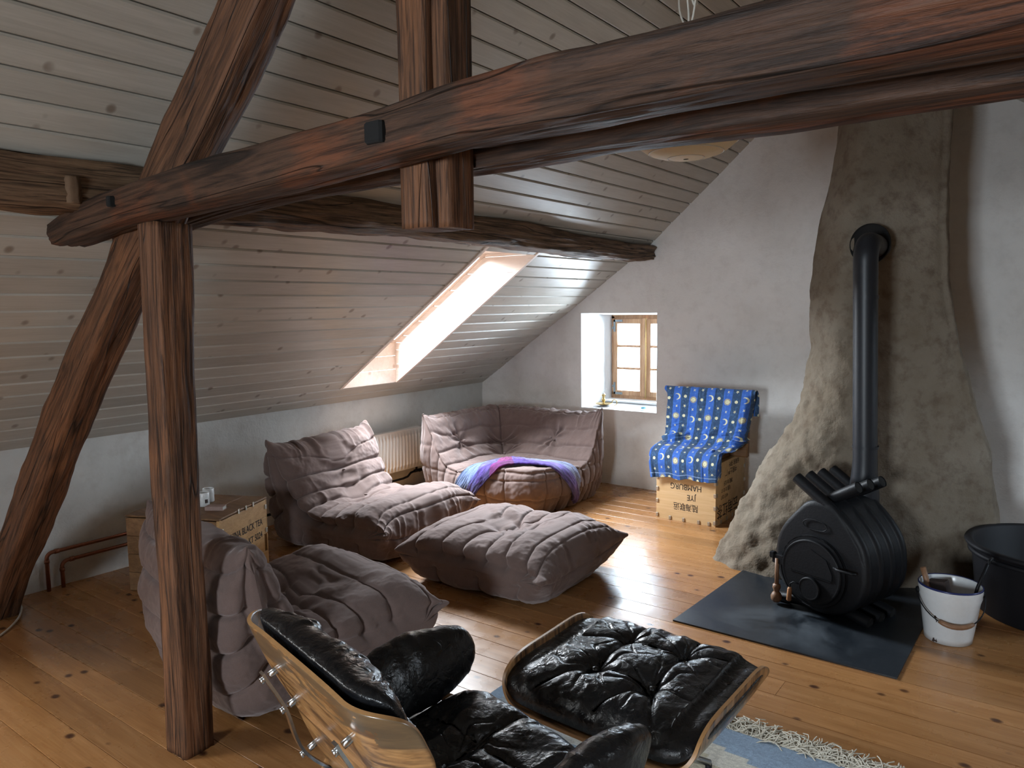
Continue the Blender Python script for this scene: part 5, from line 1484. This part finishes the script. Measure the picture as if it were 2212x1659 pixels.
for x, y in ((-.10, .13), (-.10, -.10), (.12, .13), (.12, -.10)):
    MB().lathe([(.0001, .006), (.009, .004), (.012, -.003)], 14, Matrix.Translation((x, y, .408))).build('button', M_LEATHER, fs)
b = MB().tube([(0, 0, .31), (0, 0, .12)], .022, 16).build('column', M_IRON, fs)
for k in range(4):
    a = PI / 4 + k * PI / 2; c, s_ = math.cos(a), math.sin(a)
    MB().tube([(0.02 * c, .02 * s_, .13), (.12 * c, .12 * s_, .085), (.27 * c, .27 * s_, .032)], [.020, .017, .012], 10).build('leg', M_CHROME, fs)
    MB().tube([(.265 * c, .265 * s_, .030), (.265 * c, .265 * s_, .0105)], .012, 12).build('glide', M_BLACKP, fs)
MB().box((-.13, -.11, .312), (.13, .11, .322), .004).build('mounting_plate', M_CHROME, fs)

# lounge chair (faces the footstool)
LC = Matrix.Translation((-1.31, 1.36, 0)) @ Matrix.Rotation(math.radians(-8), 4, 'Z')
lc = empty('lounge_chair', (-1.410, 1.379, 0), math.radians(-14), 'black leather lounge chair in worn rosewood shells seen from behind at the bottom edge', 'chair')
lean = math.radians(24)
# seat
bs = bender((.06, .12, .300), (1, 0, 0), (0, 1, .13), math.radians(58), .15, .15, half=.38)
shell('seat_shell', .76, .56, bs, M_ROSE, lc)
bs2 = bender((.07, .14, .318), (1, 0, 0), (0, 1, .13), math.radians(30), .12, .15, half=.31)
X, Y, top, bot = pad(.62, .58, .095, bs2, 170, 150, seed=52, amp=.0055, seams=[(-.02, -.26, .0, .26, .020, .010), (-.27, .05, -.02, .08, .010, .01), (.0, .06, .27, .10, .010, .01)], tufts=[(-.02, .0, .02, .06)])
link('seat_cushion', pad_mesh('seat_cushion', top, bot), M_LEATHER, lc)
# backs: x across, y up the back; normal must face the sitter (+y local)
def backbend(y0, z0, ln, curl, rx, half, cy=.3):
    return bender((0, y0, z0), (-1, 0, 0), (0, -math.sin(ln), math.cos(ln)), curl, rx, cy, half=half)
bb1 = backbend(-.145, .43, lean, math.radians(60), .16, .36)
shell('lower_back_shell', .70, .27, bb1, M_ROSE, lc)
X, Y, top, bot = pad(.60, .27, .075, backbend(-.135, .44, lean, math.radians(42), .13, .31), 140, 90, seed=61, amp=.010, seams=[(-.3, 0, .3, 0, .014, .01)], tufts=[(-.1, 0, .02, .05), (.1, 0, .02, .05)])
link('lower_back_cushion', pad_mesh('lower_back_cushion', top, bot), M_LEATHER, lc)
bb2 = backbend(-.245, .675, lean, math.radians(64), .17, .43)
shell('headrest_shell', .85, .29, bb2, M_ROSE, lc, nx=100, ny=70, k=3.6)
X, Y, top, bot = pad(.73, .285, .085, backbend(-.230, .688, lean, math.radians(46), .14, .37), 160, 100, seed=66, amp=.012, seams=[(-.33, .0, .33, .0, .016, .010)], tufts=[(-.12, 0, .025, .05), (.12, 0, .025, .05)])
link('headrest_cushion', pad_mesh('headrest_cushion', top, bot), M_LEATHER, lc)
# back braces with mounts
for sx in (-1, 1):
    x = sx * .215
    n_ = Vector((0, -math.cos(lean), -math.sin(lean))); u_ = Vector((0, -math.sin(lean), math.cos(lean)))
    A = Vector((x, -.235, .665)) + u_ * .02 + n_ * .055; B = Vector((x, -.235, .665)) - u_ * .095 + n_ * .050; C_ = Vector((x, -.145, .43)) + u_ * .0 + n_ * .050; D_ = Vector((x, -.02, .30)) + Vector((0, -.03, -.03))
    br = MB(); pts = [A + u_ * .02, A, B, C_, D_]
    c = catmull([tuple(p) for p in pts], 22)
    for p, q in zip(c[:-1], c[1:]):
        p, q = Vector(p), Vector(q); d_ = (q - p); nn_ = Vector((0, -d_.z, d_.y)).normalized()
        V = [p + Vector((sxx * .011, 0, 0)) + nn_ * t_ for sxx in (-1, 1) for t_ in (-.004, .004)] + [q + Vector((sxx * .011, 0, 0)) + nn_ * t_ for sxx in (-1, 1) for t_ in (-.004, .004)]
        br.add(V, [(0, 1, 3, 2), (4, 6, 7, 5), (0, 4, 5, 1), (2, 3, 7, 6), (0, 2, 6, 4), (1, 5, 7, 3)])
    bo = br.build('back_brace', M_CHROME, lc)
    for p in (A, B, C_):
        MB().tube([tuple(p - n_ * .058), tuple(p - n_ * .012)], .010, 12).build('shock_mount', M_CHROME, bo)
        MB().tube([tuple(p + n_ * .002), tuple(p + n_ * .014)], .0095, 12).build('bolt_cap', M_CHROME, bo)
# arms
for sx in (-1, 1):
    Y0 = np.linspace(-.02, .43, 60); rows = []
    for y_ in Y0:
        t = (y_ - -.02) / .45; s_ = max(.12, min(1, math.sin(PI * min(1, (t * .95 + .04))) ** .35))
        ring = []
        for k in range(40):
            a = 2 * PI * k / 40; c, s2 = math.cos(a), math.sin(a); ex = .060 * np.sign(c) * abs(c) ** .8 * s_; ez = .115 * np.sign(s2) * abs(s2) ** .85 * s_
            ring.append((sx * (.375 + .03 * (ez / .115)) + ex, y_, .475 + ez * .95 - .10 * (1 - t) * 0 + .045 * t))
        rows.append(ring)
    G = np.array(rows); G[..., 0] += .115; N = gnormals(G, cv=True); c0 = G.mean((0, 1))
    if (N[30, 0] * (G[30, 0] - G[30].mean(0))).sum() < 0: N = -N
    G = G + N * (.007 * fbm(G[..., 0] * 9, G[..., 1] * 10, G[..., 2] * 7, 3, 70 + sx) + .003 * (1 - 2 * np.abs(noise(G[..., 0] * 8, G[..., 1] * 26 + G[..., 2] * 12, G[..., 2] * 7, 73 + sx))))[..., None]
    link('armrest', gridmesh('armrest', G, cv=True, caps=True), M_LEATHER, lc)
    MB().box((sx * .375 + .07, .05, .325), (sx * .375 + .16, .30, .372), .008).build('arm_support', M_ROSE2, lc)
MB().tube([(0, .08, .28), (0, .08, .09)], .024, 16).build('column', M_IRON, lc)
for k in range(5):
    a = PI / 2 + k * 2 * PI / 5; c, s_ = math.cos(a), math.sin(a)
    MB().tube([(.02 * c, .08 + .02 * s_, .11), (.15 * c, .08 + .15 * s_, .075), (.32 * c, .08 + .32 * s_, .034)], [.022, .018, .013], 10).build('leg', M_CHROME, lc)
    MB().tube([(.315 * c, .08 + .315 * s_, .032), (.315 * c, .08 + .315 * s_, .0105)], .012, 12).build('glide', M_BLACKP, lc)
